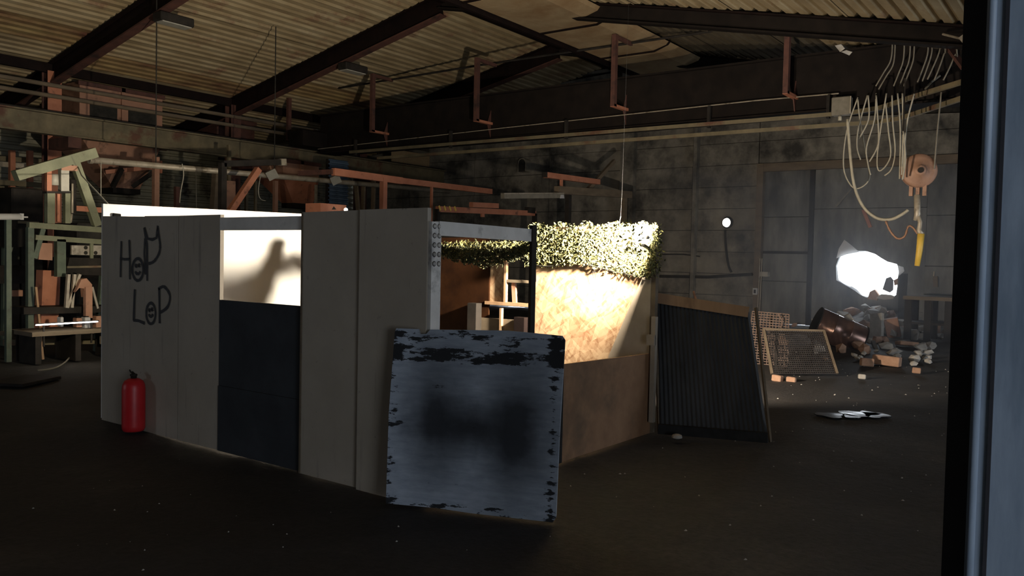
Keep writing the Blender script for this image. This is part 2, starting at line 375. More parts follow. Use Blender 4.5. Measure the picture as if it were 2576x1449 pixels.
for bi, (x0, x1) in enumerate(bays):
    for side in (1, -1):
        yend = LY + .1 if side == 1 else YN - .1
        n = int(round(abs(yend - RY) / 1.0))
        for k in range(n):
            ya = RY + side * abs(yend - RY) * k / n; yb = RY + side * abs(yend - RY) * (k + 1) / n
            m_ = m_roof
            if side == 1 and k in (n - 5, n - 6) and bi >= 2 and (k + bi) % 2 == 0: m_ = m_roofrust
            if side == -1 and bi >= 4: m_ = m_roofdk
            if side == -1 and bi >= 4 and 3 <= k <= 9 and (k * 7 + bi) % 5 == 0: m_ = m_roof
            vs, fs = sheet_mesh(x0 - .05, x1 + .05, ya, yb, random.uniform(0, .012) + .02 * (k % 2))
            o = MB().add(vs, fs).build('roof_sheet', m_, ceil)
for side in (1, -1):
    ye = LY + .3 if side == 1 else YN - .3
    MB().prism([(XN - .3, RY, RZ + .16), (WX + .3, RY, RZ + .16), (WX + .3, ye, roofz(ye) + .16), (XN - .3, ye, roofz(ye) + .16)], (0, 0, .05)).build('roof_light_block', m_rafter, ceil)  # unseen backing added to keep sky from leaking between the sheets
# rafters: dark web with a rusty bottom flange
for rx in RAFT:
    for side in (1, -1):
        ye = LY if side == 1 else YN
        dd = .46 if side == 1 else .30; p, q = V((rx, RY, RZ - dd / 2 - .03)), V((rx, ye, roofz(ye) - dd / 2 - .03))
        o = MB().bar(p, q, .03, dd).build('rafter', m_rafter if side == 1 else m_girder, ceil)
        MB().bar(p, q, .22, .035, off=(0, -dd / 2)).build('bottom_flange', m_rust if side == 1 else m_girder, o)
        MB().bar(p, q, .22, .03, off=(0, dd / 2)).build('top_flange', m_rafter, o)
MB().bar((XN, RY - .05, RZ - .12), (WX, RY - .05, RZ - .12), .12, .2).build('ridge_beam', m_rafter, ceil)
MB().bar((XN, EY, EZ - .12), (WX, EY, EZ - .12), .12, .22).build('eaves_beam', m_rafter, ceil)

# back wall of stacked concrete panels
wall_back = sroot('wall_back', 'soot-stained back wall of long stacked concrete panels', (WX, 10, 0))
GY0, GY1, GZ = 1.0, 8.16, 4.36                      # gate opening
CO = .612; z0 = .10
ycuts = [LY, 21.3, 18.2, 15.1, 12.0, 10.1, GY1, GY0, -2.0, YN]
for a, c in zip(ycuts, ycuts[1:]):
    zb = 0.0; k = 0
    while zb < 7.7:
        zt = z0 + CO * (k + 1); k += 1
        z_lo, z_hi = zb, zt; zb = zt
        if (a, c) == (GY1, GY0):
            if z_hi <= GZ: continue
            z_lo = max(z_lo, GZ)
        g = .014; ta, tc = min(z_hi - g, roofz(a) + .1), min(z_hi - g, roofz(c) + .1)
        if ta <= z_lo + .02 and tc <= z_lo + .02: continue
        ta, tc = max(ta, z_lo + .01), max(tc, z_lo + .01)
        xo = random.uniform(-.02, .02)
        MB().prism([(WX + xo, a - g, z_lo), (WX + xo, c + g, z_lo), (WX + xo, c + g, tc), (WX + xo, a - g, ta)], (.25, 0, 0)).build('concrete_panel', m_concwall, wall_back)
MB().box((WX + .12, YN, 0), (WX + .2, GY0 + .02, 7.7)).build('joint_backing', m_soot, wall_back)
MB().box((WX + .12, GY1 - .02, 0), (WX + .2, LY, 7.7)).build('joint_backing', m_soot, wall_back)
MB().box((WX + .12, GY0, GZ), (WX + .2, GY1, 7.7)).build('joint_backing', m_soot, wall_back)
# pilaster
for yy, w in ((12.15, .45), (9.95, .10)):
    MB().box((WX - .22, yy - w / 2, 0), (WX + .02, yy + w / 2, roofz(yy))).build('pilaster', m_concwall, wall_back)

# left wall cladding, horizontal ribs, each sheet a part
wall_left = sroot('wall_left', 'left wall clad in dull horizontally ribbed sheets', (10, LY, 0))
def clad(x0, x1, zb, zt, y, mat, parent, name='cladding_sheet', pit=.2, dep=.05):
    n = max(1, round((zt - zb) / pit)); prof = []
    for k in range(n):
        for t, d in ((0, 0), (.5, 0), (.65, 1), (.88, 1)): prof.append((zb + (k + t) * (zt - zb) / n, d))
    prof.append((zt, 0)); vs = []; fs = []
    for x in (x0, x1):
        for z, d in prof: vs.append((x, y + dep * d, z))
    m = len(prof)
    for k in range(m - 1): fs.append((k, k + 1, m + k + 1, m + k))
    return MB().add(vs, fs).build(name, mat, parent)
xx = XN
while xx < WX:
    x2 = min(xx + 2.1, WX + .1)
    for zb, zt in ((0, 1.9), (1.88, 3.7), (3.68, 5.5)):
        clad(xx, x2 + .03, zb, zt, LY + random.uniform(-.01, .01), m_clad, wall_left)
    xx = x2
MB().box((XN, LY + .1, 0), (WX + .2, LY + .2, 5.6)).build('cladding_backing', m_soot, wall_left)
wr = sroot('wall_right', 'sooty right wall with an assumed yard entrance and side gate, out of the picture', (5, YN, 0))  # both openings in this wall are unseen and assumed for their daylight
for lo, hi in (((XN - .2, 0), (DOOR_X0, 4.3)), ((DOOR_X1, 0), (GATE_X0, 4.3)), ((DOOR_X0, DOOR_Z), (DOOR_X1, 4.3)), ((GATE_X0, GATE_Z), (GATE_X1, 4.3)), ((GATE_X1, 0), (WX + .3, 4.3))):
    MB().box((lo[0], YN - .2, lo[1]), (hi[0], YN, hi[1])).build('wall_section', m_concwall, wr)
# near wall with the unseen yard window, assumed for its light
wf = sroot('wall_front', 'near wall with a small assumed yard window behind the photographer', (XN, 3, 0))
def wallprism(ya, yb, zb, zt=None):
    if zt:
        MB().box((XN - .2, ya, zb), (XN, yb, zt)).build('wall_section', m_concwall, wf); return
    pts = [(XN - .2, ya, zb), (XN - .2, yb, zb), (XN - .2, yb, roofz(yb) + .1)]
    if ya < RY < yb: pts.append((XN - .2, RY, RZ + .1))
    pts.append((XN - .2, ya, roofz(ya) + .1))
    MB().prism(pts, (.2, 0, 0)).build('wall_section', m_concwall, wf)
wallprism(YN - .2, WIN_Y0, 0); wallprism(WIN_Y0, WIN_Y1, 0, WIN_Z0); wallprism(WIN_Y0, WIN_Y1, WIN_Z1); wallprism(WIN_Y1, LY + .2, 0)

# gate in the back wall, with a hole smashed through its infill
gate = sroot('door_1', 'tall gate in the back wall with grimy infill and a smashed hole', (WX, 5, 0))
MB().box((WX - .14, 7.98, 0), (WX + .1, 8.16, GZ)).build('frame_post', m_woodd, gate)
MB().box((WX - .12, GY0, GZ - .22), (WX + .1, 8.16, GZ)).build('lintel', m_woodd, gate)
HY0, HY1, HZ0, HZ1 = 3.9, 6.7, .5, 2.4
hole_px = [(2104, 705), (2103, 668), (2112, 645), (2128, 634), (2150, 631), (2178, 631), (2200, 638), (2218, 650), (2232, 658), (2256, 664), (2262, 680), (2258, 700), (2257, 722), (2254, 742), (2240, 750), (2215, 751), (2196, 749), (2178, 748), (2165, 742), (2150, 731), (2135, 722), (2118, 712)]
hp = [at(x, y, X=WX + .04) for x, y in hole_px]
hc = V((0, sum(p.y for p in hp) / len(hp), sum(p.z for p in hp) / len(hp)))
def ringpt(p):
    d = V((0, p.y - hc.y, p.z - hc.z)); t = 1e9
    if d.y > 0: t = min(t, (HY1 - hc.y) / d.y)
    if d.y < 0: t = min(t, (HY0 - hc.y) / d.y)
    if d.z > 0: t = min(t, (HZ1 - hc.z) / d.z)
    if d.z < 0: t = min(t, (HZ0 - hc.z) / d.z)
    return hc + d * t
corners = [V((0, HY1, HZ0)), V((0, HY1, HZ1)), V((0, HY0, HZ1)), V((0, HY0, HZ0))]
inner = [V((0, p.y, p.z)) for p in hp]
ang = lambda p: math.atan2(p.z - hc.z, p.y - hc.y)
pts = [(ang(p), p, ringpt(p)) for p in inner]
def inner_at(a):
    srt = sorted(pts, key=lambda t: t[0])
    for i in range(len(srt)):
        a0, p0, _ = srt[i]; a1, p1, _ = srt[(i + 1) % len(srt)]
        if i == len(srt) - 1: a1 += 2 * math.pi
        for aa in (a, a + 2 * math.pi):
            if a0 <= aa <= a1: return p0.lerp(p1, (aa - a0) / (a1 - a0))
    return srt[0][1]
pts += [(ang(c), inner_at(ang(c)), c) for c in corners]
pts.sort(key=lambda t: t[0]); n = len(pts); vs = []; fs = []
for X_, jit in ((WX + .04, 0), (WX + .26, .03)):
    for a, p, q in pts:
        vs.append((X_, p.y + random.uniform(-jit, jit), p.z + random.uniform(-jit, jit))); vs.append((X_, q.y, q.z))
for i in range(n):
    j = (i + 1) % n; a, b, c, d = 2 * i, 2 * i + 1, 2 * j + 1, 2 * j; o = 2 * n
    fs += [(a, b, c, d), (o + d, o + c, o + b, o + a), (a, d, o + d, o + a), (b, o + b, o + c, c)]
MB().add(vs, fs).build('broken_infill', m_concgate, gate)
for (ya, yb, za, zb) in ((HY1, 7.98, 0, 1.15), (HY1, 7.98, 1.16, 1.93), (HY1, 7.98, 1.94, 2.9), (HY1, 7.98, 2.91, GZ), (HY0, HY1, 0, HZ0), (HY0, HY1, HZ1, 3.1), (HY0, HY1, 3.11, GZ),
                         (2.6, HY0, 0, .95), (2.6, HY0, .96, 1.65), (2.6, HY0, 1.66, 2.9), (2.6, HY0, 2.91, GZ), (GY0, 2.6, 0, 2.0), (GY0, 2.6, 2.01, GZ)):
    xo = random.uniform(0, .03)
    MB().box((WX + .02 + xo, ya + .004, za), (WX + .24, yb - .004, zb - .006)).build('infill_panel', m_concgate, gate)
for lo, hi in (((GY0, 0), (HY0 + .02, GZ)), ((HY1 - .02, 0), (GY1, GZ)), ((HY0, 0), (HY1, HZ0 + .02)), ((HY0, HZ1 - .02), (HY1, GZ))):
    MB().box((WX + .25, lo[0], lo[1]), (WX + .32, hi[0], hi[1])).build('gate_light_block', m_soot, gate)  # added behind the infill to block sky leaking between its panels
MB().box((WX - .06, 6.62, 0), (WX + .05, 6.74, GZ - .2)).build('gate_rail', m_dark, gate)
MB().box((WX - .06, 4.28, 0), (WX + .05, 4.46, 1.45)).build('gate_rail', m_dark, gate)
MB().box((WX - .05, HY1, 1.90), (WX + .05, 7.95, 1.97)).build('gate_rail', m_dark, gate)

# ------------------------------------------------------------------ the booth
BX, BY = 4.15, 3.68                                   # near corner
FX, BKX, EYW = 4.18, 7.25, 7.96
booth = thing('plywood_booth', 'open-topped booth of dingy white panels and lit strand board', 'booth', (5.7, 5.8, 0))
H_ = 1.955
def fpanel(name, y0, y1, z0, z1, x=FX, t=.035, mat=m_panel, top=None):
    mb = MB(); zt0, zt1 = top or (z1, z1)
    mb.prism([(x, y0, z0), (x, y1, z0), (x, y1, zt1), (x, y0, zt0)], (t, 0, 0))
    return mb.build(name, mat, booth)
fpanel('front_panel', 7.215, 7.96, -.02, H_, FX + .022, top=(1.952, 1.965))
pHop = fpanel('front_panel', 6.674, 7.211, -.02, H_ + .004, FX + .02, top=(1.953, 1.957))
fpanel('front_panel', 6.06, 6.660, -.02, H_, FX + .016, top=(1.955, 1.953))
fpanel('front_panel', 4.335, 4.975, -.02, H_, BX, top=(1.962, 1.955))
fpanel('front_panel', 3.69, 4.325, -.02, H_, BX - .032, top=(1.965, 1.962))
MB().box((FX + .05, 6.60, 0), (FX + .07, 6.74, 1.93)).build('seam_dark_strip', m_soot, booth)  # dark strips behind the seams put in the shade of the gaps
MB().box((FX + .06, 7.15, 0), (FX + .08, 7.28, 1.93)).build('seam_dark_strip', m_soot, booth)
fpanel('window_rail', 4.97, 6.06, 1.825, 1.93, FX + .01, .04, m_greyframe)
fpanel('lower_board', 4.97, 6.06, .53, 1.245, FX + .012, .03, m_navy)
fpanel('lower_board', 4.97, 6.06, -.02, .528, FX + .005, .03, m_navy)
fpanel('panel_edge_strip', 4.962, 4.978, -.02, 1.95, BX - .006, .05, m_woodd)
fpanel('panel_edge_strip', 4.322, 4.337, -.02, 1.95, BX - .008, .05, m_woodd)
# end wall, white sheet
MB().prism([(FX + .03, EYW, 0), (BKX, EYW, 0), (BKX, EYW, 2.13), (FX + .03, EYW, 2.085)], (0, .03, 0)).build('end_wall', m_end, booth)
MB().tube([at(285, 541, Y=EYW - .02), at(302, 543, Y=EYW - .02)], .02, 8).build('clip', m_black, booth)
# back wall of strand board, with a gap near the middle
MB().box((BKX, 3.6, 0), (BKX + .02, 5.04, 1.975)).build('strand_board', m_osb, booth)
MB().box((BKX + .0, 5.58, 0), (BKX + .02, EYW, 1.86)).build('brown_board', m_osb_shaded, booth)
MB().box((BKX + .03, 5.37, 1.16), (BKX + .05, 5.60, 1.80)).build('brown_board', m_osb, booth)
MB().box((BKX - .02, 5.02, 1.13), (BKX + .10, 5.62, 1.165)).build('gap_shelf', m_wood, booth)
MB().box((BKX + .0, 5.0, 1.38), (BKX + .04, 5.40, 1.41)).build('gap_rail', m_woodd, booth)
MB().box((BKX - .01, 5.345, 1.16), (BKX + .03, 5.372, 1.80)).build('gap_stud', m_wood, booth)
MB().bar((BKX + .05, 5.26, 1.16), (BKX + .05, 5.28, 1.38), .05, .03).build('gap_stick', m_salmon, booth)
MB().box((BKX - .02, 5.02, 0), (BKX + .02, 5.7, .98)).build('dark_infill', m_woodd, booth)
MB().box((BKX - .12, 5.66, .3), (BKX - .02, 5.78, 1.14)).build('plank', m_dark, booth)
MB().box((BKX - .10, 5.03, .4), (BKX - .02, 5.16, 1.02)).build('block_stack', m_rafter, booth)
MB().box((BKX - .06, 5.36, .4), (BKX - .02, 5.385, 1.1)).build('thin_batten', m_wood, booth)
# side with the doorway: jamb with bolt heads, header beam, post
jamb = MB().box((4.13, BY - .02, .80), (4.225, BY + .02, 1.875)).build('door_jamb', m_greyframe, booth)
MB().box((4.13, BY - .02, 0), (4.225, BY + .02, .79)).build('door_jamb', m_greyframe, booth)
for c_ in (4.153, 4.200):
    for r_ in range(5):
        zc = 1.845 - r_ * .062
        MB().lathe([(.0135, 0), (.0135, .006), (.009, .010)], (c_, BY - .02, zc), 12, Matrix.Rotation(math.pi / 2, 3, 'X')).build('bolt_head', m_greyframe, jamb, True)
        MB().lathe([(.018, 0), (.018, .0015)], (c_ + .004, BY - .0195, zc), 14, Matrix.Rotation(math.pi / 2, 3, 'X')).build('washer', m_dark, jamb)
MB().prism([(4.20, BY - .025, 1.785), (5.27, BY - .025, 1.775), (5.27, BY - .025, 1.87), (4.20, BY - .025, 1.88)], (0, .04, 0)).build('header_beam', m_greyframe, booth)
MB().box((5.275, BY - .03, 0), (5.335, BY - .005, 1.90)).build('door_post', m_dark, booth)
MB().box((5.335, BY - .02, .0), (5.347, BY + .0, 1.86)).build('post_edge', m_wood, booth)
# half-height side board and the slanted board in the corner
MB().prism([(5.66, 3.60, 0), (7.2, 3.57, 0), (7.2, 3.57, .765), (5.66, 3.60, .795)], (0, .02, 0)).build('half_board', m_tan, booth)
MB().box((5.62, 3.585, 0), (5.67, 3.64, .80)).build('half_board_post', m_black, booth)
sb = [at(1620, 688, X=7.20), at(1650, 560, X=7.20), at(1650, 1080, X=7.20), at(1560, 1000, X=7.20), at(1530, 897, X=7.20)]
MB().prism([sb[0], V((7.20, 3.60, 1.53)), V((7.20, 3.60, .3)), V((7.20, 4.0, .4)), sb[4]], (.03, 0, 0)).build('slanted_board', m_greytan, booth)
MB().box((7.21, 3.555, 0), (7.27, 3.60, 1.99)).build('corner_post', m_woodd, booth)
MB().box((7.12, 3.50, .12), (7.17, 3.545, 1.12)).build('side_stake', m_greytan, booth)
MB().box((7.10, 3.50, .85), (7.13, 3.58, .95)).build('stake_block', m_greytan, booth)

# spray-painted letters, flat ribbons on the panels
def z7(x, y): return at(260 + x / 3.622, 500 + y / 3.622, X=FX + .014)
def stroke(pts, w=.027, name='spray_letter'):
    P = [z7(*p) for p in pts]; mb = MB(); vs = []; fs = []
    for i, p in enumerate(P):
        d = P[min(i + 1, len(P) - 1)] - P[max(i - 1, 0)]; n_ = V((0, -d.z, d.y)).normalized()
        ww = w * random.uniform(.85, 1.15)
        vs += [p + n_ * ww / 2, p - n_ * ww / 2]
    for i in range(len(P) - 1): fs.append((2 * i, 2 * i + 1, 2 * i + 3, 2 * i + 2))
    m = len(vs); vs = vs + [v + V((.0015, 0, 0)) for v in vs]
    fs += [tuple(x + m for x in f[::-1]) for f in fs]
    return mb.add(vs, fs)
def ell(cx, cy, rx, ry, n=26, a0=0, a1=2 * math.pi): return [(cx + rx * math.cos(a0 + (a1 - a0) * k / n), cy + ry * math.sin(a0 + (a1 - a0) * k / n)) for k in range(n + 1)]
def smooth(pts, n=5):
    out = []
    for i in range(len(pts) - 1):
        p0 = pts[max(i - 1, 0)]; p1 = pts[i]; p2 = pts[i + 1]; p3 = pts[min(i + 2, len(pts) - 1)]
        for k in range(n):
            t = k / n
            out.append(tuple(.5 * ((2 * p1[c]) + (-p0[c] + p2[c]) * t + (2 * p0[c] - 5 * p1[c] + 4 * p2[c] - p3[c]) * t * t + (-p0[c] + 3 * p1[c] - 3 * p2[c] + p3[c]) * t ** 3) for c in range(len(p1))))
    out.append(tuple(pts[-1])); return out
letters = [
    [[(163, 385), (158, 550), (155, 715)], [(235, 375), (240, 550), (240, 735)], [(150, 545), (195, 552), (242, 550)]],
    [ell(312, 645, 50, 100), ell(298, 612, 5, 8, 8), ell(326, 608, 5, 8, 8), ell(312, 655, 22, 30, 10, .2, math.pi - .2)],
    [[(372, 262), (382, 330), (396, 420), (397, 600), (398, 748)], [(374, 262), (402, 362), (445, 372), (482, 355), (495, 245)], [(378, 360), (372, 500), (384, 690)],
     smooth([(493, 250), (508, 360), (516, 430), (505, 500), (462, 568), (412, 592)])],
    [[(285, 825), (280, 960), (275, 1110)], [(272, 1106), (320, 1112), (375, 1135)]],
    [ell(432, 1045, 42, 95), ell(420, 1015, 4, 7, 8), ell(444, 1008, 4, 7, 8), ell(432, 1045, 18, 28, 10, .2, math.pi - .2)],
    [[(508, 815), (510, 950), (512, 1135)], smooth([(500, 822), (550, 800), (598, 858), (605, 920), (580, 990), (520, 1035)])]]
for L_ in letters:
    mb = MB()
    for s_ in L_:
        t_ = stroke(s_); mb.add(t_.v, t_.f)
    mb.build('spray_letter', m_spray, pHop)

# flood lamp clamped in the corner of the booth
fl_t = thing('flood_lamp', 'lit work flood lamp behind the bright end of the camouflage net', 'lamp', (FLOOD.x, FLOOD.y, 1.74))
dirf = FLOOD_DIR; Mf = dirf.to_track_quat('Z', 'Y').to_matrix()
fc = FLOOD - FLOOD_DIR * .04
MB().lathe([(.012, -.11), (.02, -.09), (.022, -.03), (.022, -.02)], fc, 20, Mf).build('housing', m_greyframe, fl_t, True)
MB().lathe([(.072, -.06), (.085, -.03), (.085, .0), (.078, .02), (.03, .03)], fc, 20, Mf).build('glass', m_floodface, fl_t, True)
MB().bar(fc + V((.03, -.02, -.1)), V((7.2, 3.62, 1.76)), .03, .02).build('bracket', m_black, fl_t)

for LP, LD, lab in ((LAMP2, LAMP2_DIR, 'assumed work lamp on a stand, unseen behind the strand board, lighting the back wall'), (LAMP3, LAMP3_DIR, 'assumed work lamp on a stand, added unseen behind the white end wall to light the machines')):  # both lamps and their stands are assumed, added unseen for the light they give
    wl = thing('assumed_work_lamp', lab, 'lamp', (LP.x, LP.y, 0), 'assumed work lamps on unseen stands behind the booth')
    M2 = LD.to_track_quat('Z', 'Y').to_matrix(); bk = -LD * .08
    MB().lathe([(.05, -.14), (.08, -.10), (.10, -.04), (.105, -.02)], LP, 20, M2).build('housing', m_black, wl, True)
    MB().lathe([(.09, -.019), (.09, -.014)], LP, 20, M2).build('glass', m_floodface, wl)
    MB().tube([LP + bk + V((0, 0, -.06)), (LP.x + bk.x, LP.y + bk.y, .25)], .014, 8).build('pole', m_dark, wl)
    for a in (0, 2.1, 4.2): MB().tube([(LP.x + bk.x, LP.y + bk.y, .3), (LP.x + bk.x + .28 * math.cos(a), LP.y + bk.y + .28 * math.sin(a), 0)], .012, 6).build('leg', m_dark, wl)
# camouflage net: draped sheets of small cloth scraps
net = thing('camouflage_net', 'olive camouflage net draped over the top of the booth', 'net', (7.0, 4.6, 1.5))
def leaves(fn, n, size, name, mats=(m_leaf1, m_leaf2), dark=.3, thick=.03):
    mb = MB()
    me = bpy.data.meshes.new(name); vs = []; fs = []; mi = []
    for _ in range(n):
        u, v = random.random(), random.random(); p = fn(u, v)
        if p is None: continue
        p = V(p) + V([random.gauss(0, thick * .5) for _ in range(3)])
        q = V([random.gauss(0, 1) for _ in range(3)]).normalized(); r = q.orthogonal().normalized(); s = size * random.uniform(.6, 1.4)
        a = random.uniform(0, 6.3); r2 = q.cross(r); e1 = r * math.cos(a) + r2 * math.sin(a); e2 = q.cross(e1)
        b0 = len(vs)
        vs += [p - e1 * s, p + e2 * s * .45 + q * s * .15, p + e1 * s, p - e2 * s * .45 + q * s * .15]
        fs += [(b0, b0 + 1, b0 + 2), (b0, b0 + 2, b0 + 3)]; m = 1 if random.random() < dark else 0; mi += [m, m]
    L = root_loc(net); me.from_pydata([v - L for v in vs], [], fs)
    for m in mats: me.materials.append(m)
    me.polygons.foreach_set('material_index', mi)
    o = bpy.data.objects.new(name, me); COL.objects.link(o); o.parent = net; o['kind'] = 'stuff'
    return o
def hem(y):      # lower hem of the front drape
    t = (5.02 - y) / 1.44
    return 1.60 - .04 * math.sin(t * 9) * (1 - t) - .115 * max(0, t - .35) / .65
def drape(u, v):
    y = 5.02 - 1.44 * u; zt = 1.975 - .045 * math.sin(math.pi * min(1, u * 1.2)); zb = hem(y)
    return (7.19 + .025 * math.sin(u * 11) * v, y, zt + (zb - zt) * v)
leaves(drape, 6500, .020, 'net_drape', dark=.28)
def rim(u, v): return (7.16 + .16 * v, 5.0 - 1.42 * u, 1.975 + .02 * math.sin(u * 30))
leaves(rim, 900, .018, 'net_rim', dark=.5)
def canopy(u, v):  # sagging cover over the back of the booth
    y = 4.9 + .95 * u; x = 7.1 - .6 * v
    return (x, y, 1.80 - .06 * math.sin(math.pi * u) * v - .05 * v)
leaves(canopy, 1300, .021, 'net_canopy', dark=.35)
def swag(u, v):
    y = 4.45 + 1.65 * u; s = math.sin(math.pi * min(1, max(0, u * .95 + .1)))
    return (6.5 + .05 * v, y, 1.80 - .15 * s * v - .10 * s + .02)
leaves(swag, 3000, .021, 'net_swag', dark=.75)
def endfold(u, v): return (5.22 + .08 * u + 0.05 * v, BY - .05, 1.90 - .30 * v)
def fold(u, v): return (7.14 - .03 * v, 4.99 - .10 * u * (1 - .3 * v), 1.97 - .40 * v)
leaves(fold, 420, .024, 'net_fold', dark=.8)
def bunch(u, v): return (6.70 + .05 * v, 3.46 + .34 * u, 1.97 - .26 * v)
leaves(bunch, 300, .020, 'net_bunch', dark=.1)
def retn(u, v): return (7.1 + .2 * u, 3.56, 1.96 - .45 * v)
leaves(retn, 700, .018, 'net_return', dark=.4)
hp_ = [V((7.17, 5.02 - 1.44 * k / 40, hem(5.02 - 1.44 * k / 40))) for k in range(41)]
MB().tube(hp_, .004, 5).build('hem_cord', m_black, net)
for yy, ln in ((4.93, .18), (4.22, .13), (4.96, .17)):
    zt = hem(yy); MB().tube([(7.17, yy, zt), (7.19, yy - .012, zt - ln * .5), (7.2, yy - .008, zt - ln), (7.2, yy + .012, zt - ln * .95), (7.19, yy + .014, zt - ln * .4), (7.17, yy + .012, zt)], .0028, 5).build('tie_loop', m_black, net)
p_ = at(1558, 566, X=7.1)
MB().tube([p_, p_ + V((0, -.005, .05)), p_ + V((0, -.012, .08))], .003, 5).build('tie_knot', m_cable, net)
wire_top = V((p_.x + .2, p_.y + .05, roofz(p_.y)))
MB().tube([p_ + V((0, -.012, .08)), p_ + V((0, -.02, .32)), wire_top], .0008, 4).build('hanging_wire', m_black, net)

# ------------------------------------------------------------------ chipped blue board leaning at the corner
bd0, bd1 = V((3.955, 3.87, 0)), V((4.365, 2.795, 0))
bdir = (bd1 - bd0).normalized(); bn = V((-bdir.y, bdir.x, 0)); bn = bn if bn.x > 0 else -bn
W_, HB = (bd1 - bd0).length, 1.165
me_b = MB(); ol = []
def bl(x, z): return (x, 0, z)
prof = [(0, 0), (.35, .004), (.6, -.006), (W_ - .02, -.01), (W_, .02), (W_ + .004, .5), (W_ + .02, HB - .03), (W_ + .0, HB - .004), (.8, HB + .014), (.45, HB + .004), (.27, HB - .002), (.245, HB - .03), (.20, HB - .035), (.185, HB - .002), (.03, HB - .004), (.02, HB - .03), (-.002, .6)]
me_b.prism([(x, 0, z) for x, z in prof], (0, .022, 0))
board = bpy.data.meshes.new('leaning_board'); board.from_pydata(me_b.v, [], me_b.f)
bm = bmesh.new(); bm.from_mesh(board); bmesh.ops.recalc_face_normals(bm, faces=bm.faces); bm.to_mesh(board); bm.free(); board.materials.append(m_blue)
bo = bpy.data.objects.new('leaning_board', board); COL.objects.link(bo)
lean = math.radians(2.9)
zax = (u0 * math.cos(lean) + bn * math.sin(lean)); yax = zax.cross(bdir).normalized()
bo.matrix_world = Matrix(((bdir.x, yax.x, zax.x, bd0.x), (bdir.y, yax.y, zax.y, bd0.y), (bdir.z, yax.z, zax.z, .004), (0, 0, 0, 1)))
tag(bo, 'chipped blue-grey square board with soot smudges leaning on the booth corner', 'board')

# ------------------------------------------------------------------ ribbed sheet leaning at the back corner of the booth
rs = thing('ribbed_sheet', 'dark ribbed sheet with a timber top bar leaning beside the booth', 'sheet', (7.45, 3.0, 0))
A0, A1 = V((7.27, 3.50, 0)), V((7.58, 2.55, 0))
T0, T1 = at(1648, 752, X=7.50), at(1885, 785, X=7.80)
ncol = 23; vs = []; fs = []
for k in range(ncol * 2 + 1):
    t = k / (ncol * 2); d = .009 if k % 2 else -.009
    b0 = A0.lerp(A1, t); t0 = T0.lerp(T1, t); nrm = V((-.95, -.3, .15))
    for s in (0, .25, .5, .75, 1):
        p = b0.lerp(t0, s) + nrm * (d - .03 * math.sin(math.pi * s)); vs.append(p)
for k in range(ncol * 2):
    for s in range(4):
        a = k * 5 + s; fs.append((a, a + 5, a + 6, a + 1))
mbs = MB().add(vs, fs); nv = len(vs); mbs.add([p + V((.008, .003, 0)) for p in vs], [f[::-1] for f in fs]); mbs.build('ribbed_face', m_ribmat, rs)
dT = (T1 - T0).normalized()
MB().bar(T0 - dT * .06 + V((-.02, 0, .015)), T1 + V((-.02, 0, 0)), .025, .10).build('top_bar', m_wood, rs)
MB().bar(A1 + V((.012, -.012, 0)), T1 + dT * .06 + V((0, 0, .05)), .02, .03).build('edge_trim', m_woodd, rs)
MB().bar(A0 + V((-.03, .0, .045)), A1 + V((-.03, 0, .045)), .04, .09).build('foot_bar', m_black, rs)
MB().bar(A0 + V((.05, .02, 0)), T0 + V((.05, .02, 0)), .04, .05).build('back_batten', m_woodd, rs)
MB().tube([at(1745, 733, X=7.7), at(1753, 762, X=7.66)], .012, 8).build('peg', m_salmon, rs)

# ------------------------------------------------------------------ fire extinguisher
ex = at(341, 1082, Z=0); ex = V((ex.x - .02, ex.y, 0))
fe = thing('fire_extinguisher', 'red fire extinguisher without hose standing before the graffiti panel', 'extinguisher', ex)
MB().lathe([(.088, 0), (.092, .01), (.098, .02), (.100, .05), (.100, .38), (.096, .42), (.080, .455), (.050, .475), (.028, .480)], ex, 32).build('cylinder', m_red, fe, True)
MB().lathe([(.026, .478), (.026, .50), (.032, .502), (.032, .515), (.02, .52)], ex, 16).build('neck_valve', m_dark, fe, True)
MB().bar(ex + V((.01, .05, .53)), ex + V((-.01, -.035, .515)), .02, .012).build('lever', m_dark, fe)
MB().tube([ex + V((0, .0, .51)), ex + V((-.02, .02, .54)), ex + V((-.01, .05, .55))], .006, 6).build('pin_ring', m_dark, fe)

# ------------------------------------------------------------------ near column at the right edge
colx = 2.5
c0 = at(2447, 900, X=colx); ce = at(2392, 900, X=colx + .22)
pc = thing('steel_column', 'blue-grey steel column close by at the right edge', 'column', (colx + .1, c0.y - .15, 0))
MB().box((colx, c0.y - .34, 0), (colx + .015, c0.y, 5.3)).build('front_flange', m_colblue, pc)
MB().tube([(colx + .004, c0.y - .012, 0), (colx + .004, c0.y - .012, 5.3)], .012, 10).build('flange_lip', m_colblue, pc, True)
MB().box((colx - .006, c0.y - .052, 0), (colx + .001, c0.y - .043, 5.3)).build('joint_strip', m_coldark, pc)
MB().box((colx + .015, c0.y - .18, 0), (colx + .22, c0.y - .16, 5.3)).build('web', m_coldark, pc)
MB().box((colx + .20, c0.y - .34, 0), (colx + .235, ce.y, 5.3)).build('rear_flange', m_coldark, pc)

